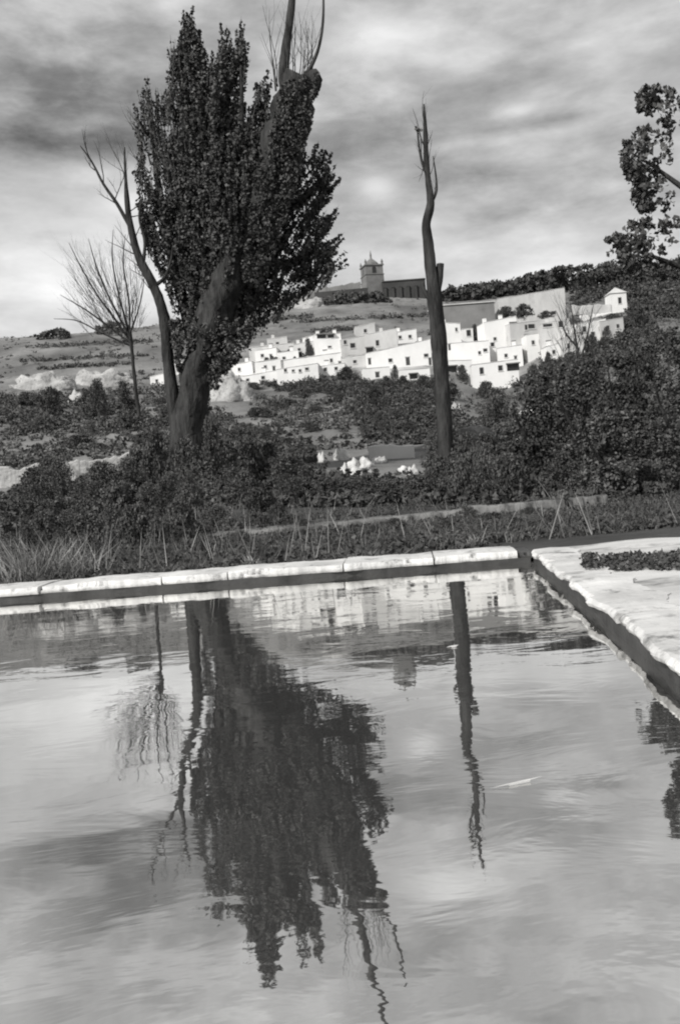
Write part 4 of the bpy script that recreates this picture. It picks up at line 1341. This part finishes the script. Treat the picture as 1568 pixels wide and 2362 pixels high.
def broad_tree(x, yb, w, h, lab, seed, key):
    p = hit(x, yb, 33.0)
    t_ = empty('leafy_tree', p, lab, 'tree')
    yt = yb - h
    limb(t_, 'trunk', [(x + 4, yb + 8, 9), (x, yb - h * .25, 7.5), (x - 5, yb - h * .5, 6), (x + 2, yb - h * .75, 4), (x, yt + 12, 1.5)], p.y, 8, .3)
    for sgn in (-1, 1):
        limb(t_, 'branch', [(x, yb - h * .3, 5), (x + sgn * w * .2, yb - h * .5, 4), (x + sgn * w * .33, yb - h * .68, 2.5), (x + sgn * w * .38, yb - h * .82, 1)], p.y, 6, dY=(0, sgn * 1.2))
    poly = []
    for k in range(26):
        a_ = 2 * math.pi * k / 26
        r_ = 1 + .55 * noise.noise(Vector((math.cos(a_) * 1.6, math.sin(a_) * 1.6, seed))) + .2 * noise.noise(Vector((math.cos(a_) * 5, math.sin(a_) * 5, seed)))
        poly.append((x + math.cos(a_) * w * .5 * r_, yb - h * .54 + math.sin(a_) * h * .48 * r_))
    n_ = int(w * h / 60)
    f_ = lambda X, Y, d: (.88 if noise.noise(Vector((X * .05, Y * .05, seed))) > .0 else .4) if d < 32 else (.75 if noise.noise(Vector((X * .035, Y * .045, seed + 4))) > .12 else .2)
    stuff_mesh('crown', quads_mesh('crown', crown(poly, p.y, n_, (5.2, 6.5, 4.4)[int(seed) % 3], 13, 17, .6, f_)), M[key], t_)


for k, (x, y, w, h, lab) in enumerate([(1465, 1130, 170, 345, 'tall dark leafy tree at the right edge overlapping the last houses'), (1350, 1120, 180, 290, 'dark leafy tree under the slender bare tree on the right bank'), (1245, 1125, 170, 240, 'dark bushy tree below the lowest white house on the right bank'),
                          (1570, 1140, 170, 340, 'dark leafy tree beyond the right edge, behind the right pavement'), (1405, 1150, 150, 200, 'shorter dark tree standing before the tall tree at the right edge')]):
    broad_tree(x, y, w, h, lab, k * 3.3, ('leafdark', 'leaf', 'leafdark', 'leaf', 'leafmid')[k])
for i in range(46):
    x = R(1040, 1620)
    top = np.interp(x, [1030, 1090, 1150, 1195, 1250, 1300, 1360, 1420, 1480, 1568, 1640], [960, 940, 915, 890, 850, 850, 835, 815, 770, 730, 720])
    y = top + 45 + (R(0, 1)) * (1155 - top - 45)
    if 1040 < x < 1165 and 985 < y < 1075: continue
    k = (y - 750) / 400
    bush(x, y, R(70, 120) * (.6 + k * .8), R(55, 100) * (.6 + k * .7), random.choice(['leafdark', 'leafdark', 'leaf', 'leafdark']), 'bushes on the right-hand bank')
for i in range(34):
    x = 440 + 780 * (i + R(0, 1)) / 34
    y = R(1085, 1172) - (x - 430) * .03
    if 720 < x < 980 and y < 1120: y = R(1130, 1165)
    bush(x, y, R(80, 150), R(45, 85), random.choice(['leafdark', 'leafdark', 'leaf']), 'bushes across the middle beyond the tank')
for i in range(16):
    x = 60 + 380 * (i + R(0, 1)) / 16
    bush(x, R(1135, 1225), R(80, 150), R(45, 80), random.choice(['leafmid', 'leaf', 'leaf']), 'bushes on the left bank', Y=R(34, 62))
for i in range(10):
    bush(R(300, 500), R(1040, 1130), R(50, 90), R(40, 70), random.choice(['leafmid', 'leafdark', 'leaf']), 'bushes at the foot of the big tree')
for i in range(18):
    bush(R(840, 1050), R(890, 1035), R(40, 80), R(20, 42), random.choice(['leafdark', 'leaf', 'leafdark']), 'bushes on the middle slope')
for i in range(12):
    bush(R(560, 830), R(892, 1030), R(40, 90), R(12, 26), random.choice(['leafmid', 'leaf']), 'bushes on the grey slope')
for i in range(16):
    bush(R(60, 420), R(925, 1050), R(50, 110), R(16, 34), random.choice(['leafmid', 'leafmid', 'leaf']), 'bushes on the far left slope')
for i in range(14):
    x = R(530, 720)
    bush(x, np.interp(x, [530, 720], [880, 815]) + R(-14, 14), R(16, 32), R(12, 26), 'leafdark', 'bushes between the left houses')
for i in range(14):
    bush(R(1255, 1480), R(780, 865), R(30, 56), R(22, 44), random.choice(['leafdark', 'leaf']), 'bushes below the right houses')

# sparse scrub dotting the hill, far too much to count
cs, rs = [], []
while len(cs) < 2600:
    u_, Y_ = R(-.5, .55), 75 * (6.0 ** R(0, 1))
    X_ = u_ * Y_
    if noise.noise(Vector((X_ * .035, Y_ * .02, 7))) < R(-.25, .35): continue
    cs.append((X_, Y_, gz(X_, Y_) + .15)); rs.append(R(.4, 1.1) * (.6 + Y_ / 350))
tag(link('hill_scrub', quads_mesh('hill_scrub', leaf_quads(clump_points(cs, rs, 16, .5), .42)), M['leafmid']), kind='stuff')

# far woods on the skyline read as one mass
def woods(name, tops, bottoms, Y, n, key, leaf_px):
    tx = [p[0] for p in tops]; ty = [p[1] for p in tops]
    by = [p[1] for p in bottoms]; bx = [p[0] for p in bottoms]
    s = Y / F
    cs, rs = [], []
    for i in range(n):
        x = random.uniform(tx[0], tx[-1])
        t0 = np.interp(x, tx, ty) + 5 * noise.noise(Vector((x * .06, 1, 0))) + 4 * noise.noise(Vector((x * .17, 3, 0)))
        b0 = np.interp(x, bx, by)
        y = t0 + (b0 - t0) * random.random() + 4
        cs.append(P(x, y, Y + random.uniform(-12, 12)))
        rs.append(random.uniform(6, 12) * s)
    V = leaf_quads(clump_points(cs, rs, 16, .8), leaf_px * s)
    o = link(name, quads_mesh(name, V), M[key])
    return tag(o, kind='stuff')


woods('far_wood', [(1015, 676), (1040, 660), (1056, 668), (1080, 658), (1130, 652), (1180, 648), (1230, 628), (1290, 612), (1340, 606), (1390, 616), (1440, 606), (1490, 604), (1568, 590), (1700, 570)],
      [(1015, 692), (1060, 692), (1150, 676), (1240, 668), (1300, 672), (1330, 716), (1400, 712), (1440, 690), (1470, 730), (1568, 740), (1700, 740)], 415, 1250, 'leafdark', 6)
woods('far_trees', [(748, 690), (770, 672), (800, 668), (830, 676), (850, 676), (868, 670), (900, 690)], [(748, 704), (900, 704)], 404, 130, 'leafdark', 6)
woods('skyline_trees', [(84, 772), (100, 766), (125, 758), (150, 758), (160, 772)], [(84, 780), (160, 780)], 398, 46, 'leafdark', 6)
woods('hedge_line', [(225, 752), (245, 742), (275, 742), (290, 758)], [(225, 764), (290, 764)], 398, 36, 'leafmid', 6)

# ------------------------------------------------------------------ grass and reeds
def blades(n, xf, h, w, lean):
    V = np.empty((n, 4, 3))
    C = xf(n)
    a = RNG.uniform(0, 2 * np.pi, n)
    hh = RNG.uniform(h * .5, h * 1.4, n)
    ln_ = RNG.normal(0, lean, (n, 2))
    dx = np.cos(a) * w; dy = np.sin(a) * w
    V[:, 0] = C; V[:, 1] = C; V[:, 2] = C; V[:, 3] = C
    V[:, 0, 0] -= dx; V[:, 0, 1] -= dy
    V[:, 1, 0] += dx; V[:, 1, 1] += dy
    V[:, 2, 0] += ln_[:, 0] * hh + dx * .15; V[:, 2, 1] += ln_[:, 1] * hh; V[:, 2, 2] += hh
    V[:, 3, 0] += ln_[:, 0] * hh * .55 - dx * .8; V[:, 3, 1] += ln_[:, 1] * hh * .55 - dy * .8; V[:, 3, 2] += hh * .55 + w
    return V


def bank_pts(n):
    Y = 15.6 + RNG.uniform(0, 1, n) ** 1.3 * 24
    X = RNG.uniform(-.42, .45, n) * Y
    keep = []
    out = np.empty((n, 3))
    for i in range(n):
        p = Vector((X[i], Y[i], 0))
        q = (p - far_l).dot(fout)
        if X[i] < corner.x + .2 and q < 1.1: Y[i] += 1.2 - q
        out[i] = (X[i], Y[i], gz(X[i], Y[i]) - .02)
    # the apron side stays bare near the pool
    ok = ~((out[:, 0] > corner.x - .3) & (out[:, 1] < 18.2))
    return out[ok] if ok.all() else np.where(ok[:, None], out, out + np.array([[-14.0, 4.5, 0]]))


def bank_pts2(n):
    q = bank_pts(n * 2)
    k = np.array([noise.noise(Vector((p[0] * .5, p[1] * .35, 3))) + .5 * noise.noise(Vector((p[0] * 1.6, p[1] * .9, 8))) for p in q])
    return q[np.argsort(-(k + RNG.normal(0, .25, len(q))))[:n]]


tag(link('grass', quads_mesh('grass', blades(26000, bank_pts2, .2, .012, .6)), M['grass']), kind='stuff')
tag(link('dry_stalks', quads_mesh('dry_stalks', blades(650, stalk_pts, .75, .011, .3)), M['reed']), kind='stuff')
wp = bank_pts2(5200)
tag(link('weeds', quads_mesh('weeds', leaf_quads(clump_points(wp + np.array([[0, 0, .06]]), RNG.uniform(.08, .26, len(wp)), 14, .7), .07)), M['leafdark']), kind='stuff')

for (x, y, n, h, lab) in [(120, 1335, 150, .75, 'clump of pale reeds at the left end of the pool rim'), (185, 1318, 80, .55, 'shorter pale grass clump behind the left end of the coping'), (60, 1345, 110, .8, 'tall reed clump at the left edge of the picture')]:
    p = onz(x, y, .13)
    f_ = lambda k: np.array([p.x, p.y, .1])[None, :] + RNG.normal(0, 1, (k, 3)) * np.array([.28, .2, 0])
    o = link('reed_clump', quads_mesh('reed_clump', blades(int(n * 1.6), f_, h * .9, .009, .55) - np.array([p.x, p.y, .1])[None, None, :]), M['reed'])
    o.location = (p.x, p.y, .1)
    tag(o, lab, 'reeds')
for (x, y, lab) in [(577, 1304, 'small pale weed on the back of the coping in the middle left'), (1092, 1256, 'small pale weed behind the coping near its right end'), (1180, 1251, 'tiny weed by the dark corner of the tank')]:
    p = onz(x, y, .16)
    f_ = lambda k: RNG.normal(0, 1, (k, 3)) * np.array([.05, .05, 0])
    o = link('weed', quads_mesh('weed', blades(26, f_, .16, .012, .5)), M['reed'])
    o.location = (p.x, p.y, .16)
    tag(o, lab, 'weed')
# a floating leaf and a straw on the water
for (x, y, sx, sy, rz, lab) in [(1043, 1491, .06, .025, .2, 'small white leaf floating on the pool by the trunk reflection'), (1190, 1806, .15, .006, .3, 'pale straw floating on the water near the bottom right')]:
    p = onz(x, y, .006)
    mb = MB()
    mb.add([(-sx, 0, 0), (-sx * .3, -sy, .004), (sx * .5, -sy * .8, .006), (sx, 0, .01), (sx * .4, sy, .008), (-sx * .4, sy * .9, .004), (-sx * .3, -sy, -.004), (sx * .5, -sy * .8, -.003)], [(0, 1, 2, 3, 4, 5), (1, 6, 7, 2)])
    o = mb.build('floating_leaf' if sy > .02 else 'floating_straw', M['terrace'])
    o.location = p; o.rotation_euler = (0, 0, rz)
    tag(o, lab, 'leaf' if sy > .02 else 'straw')
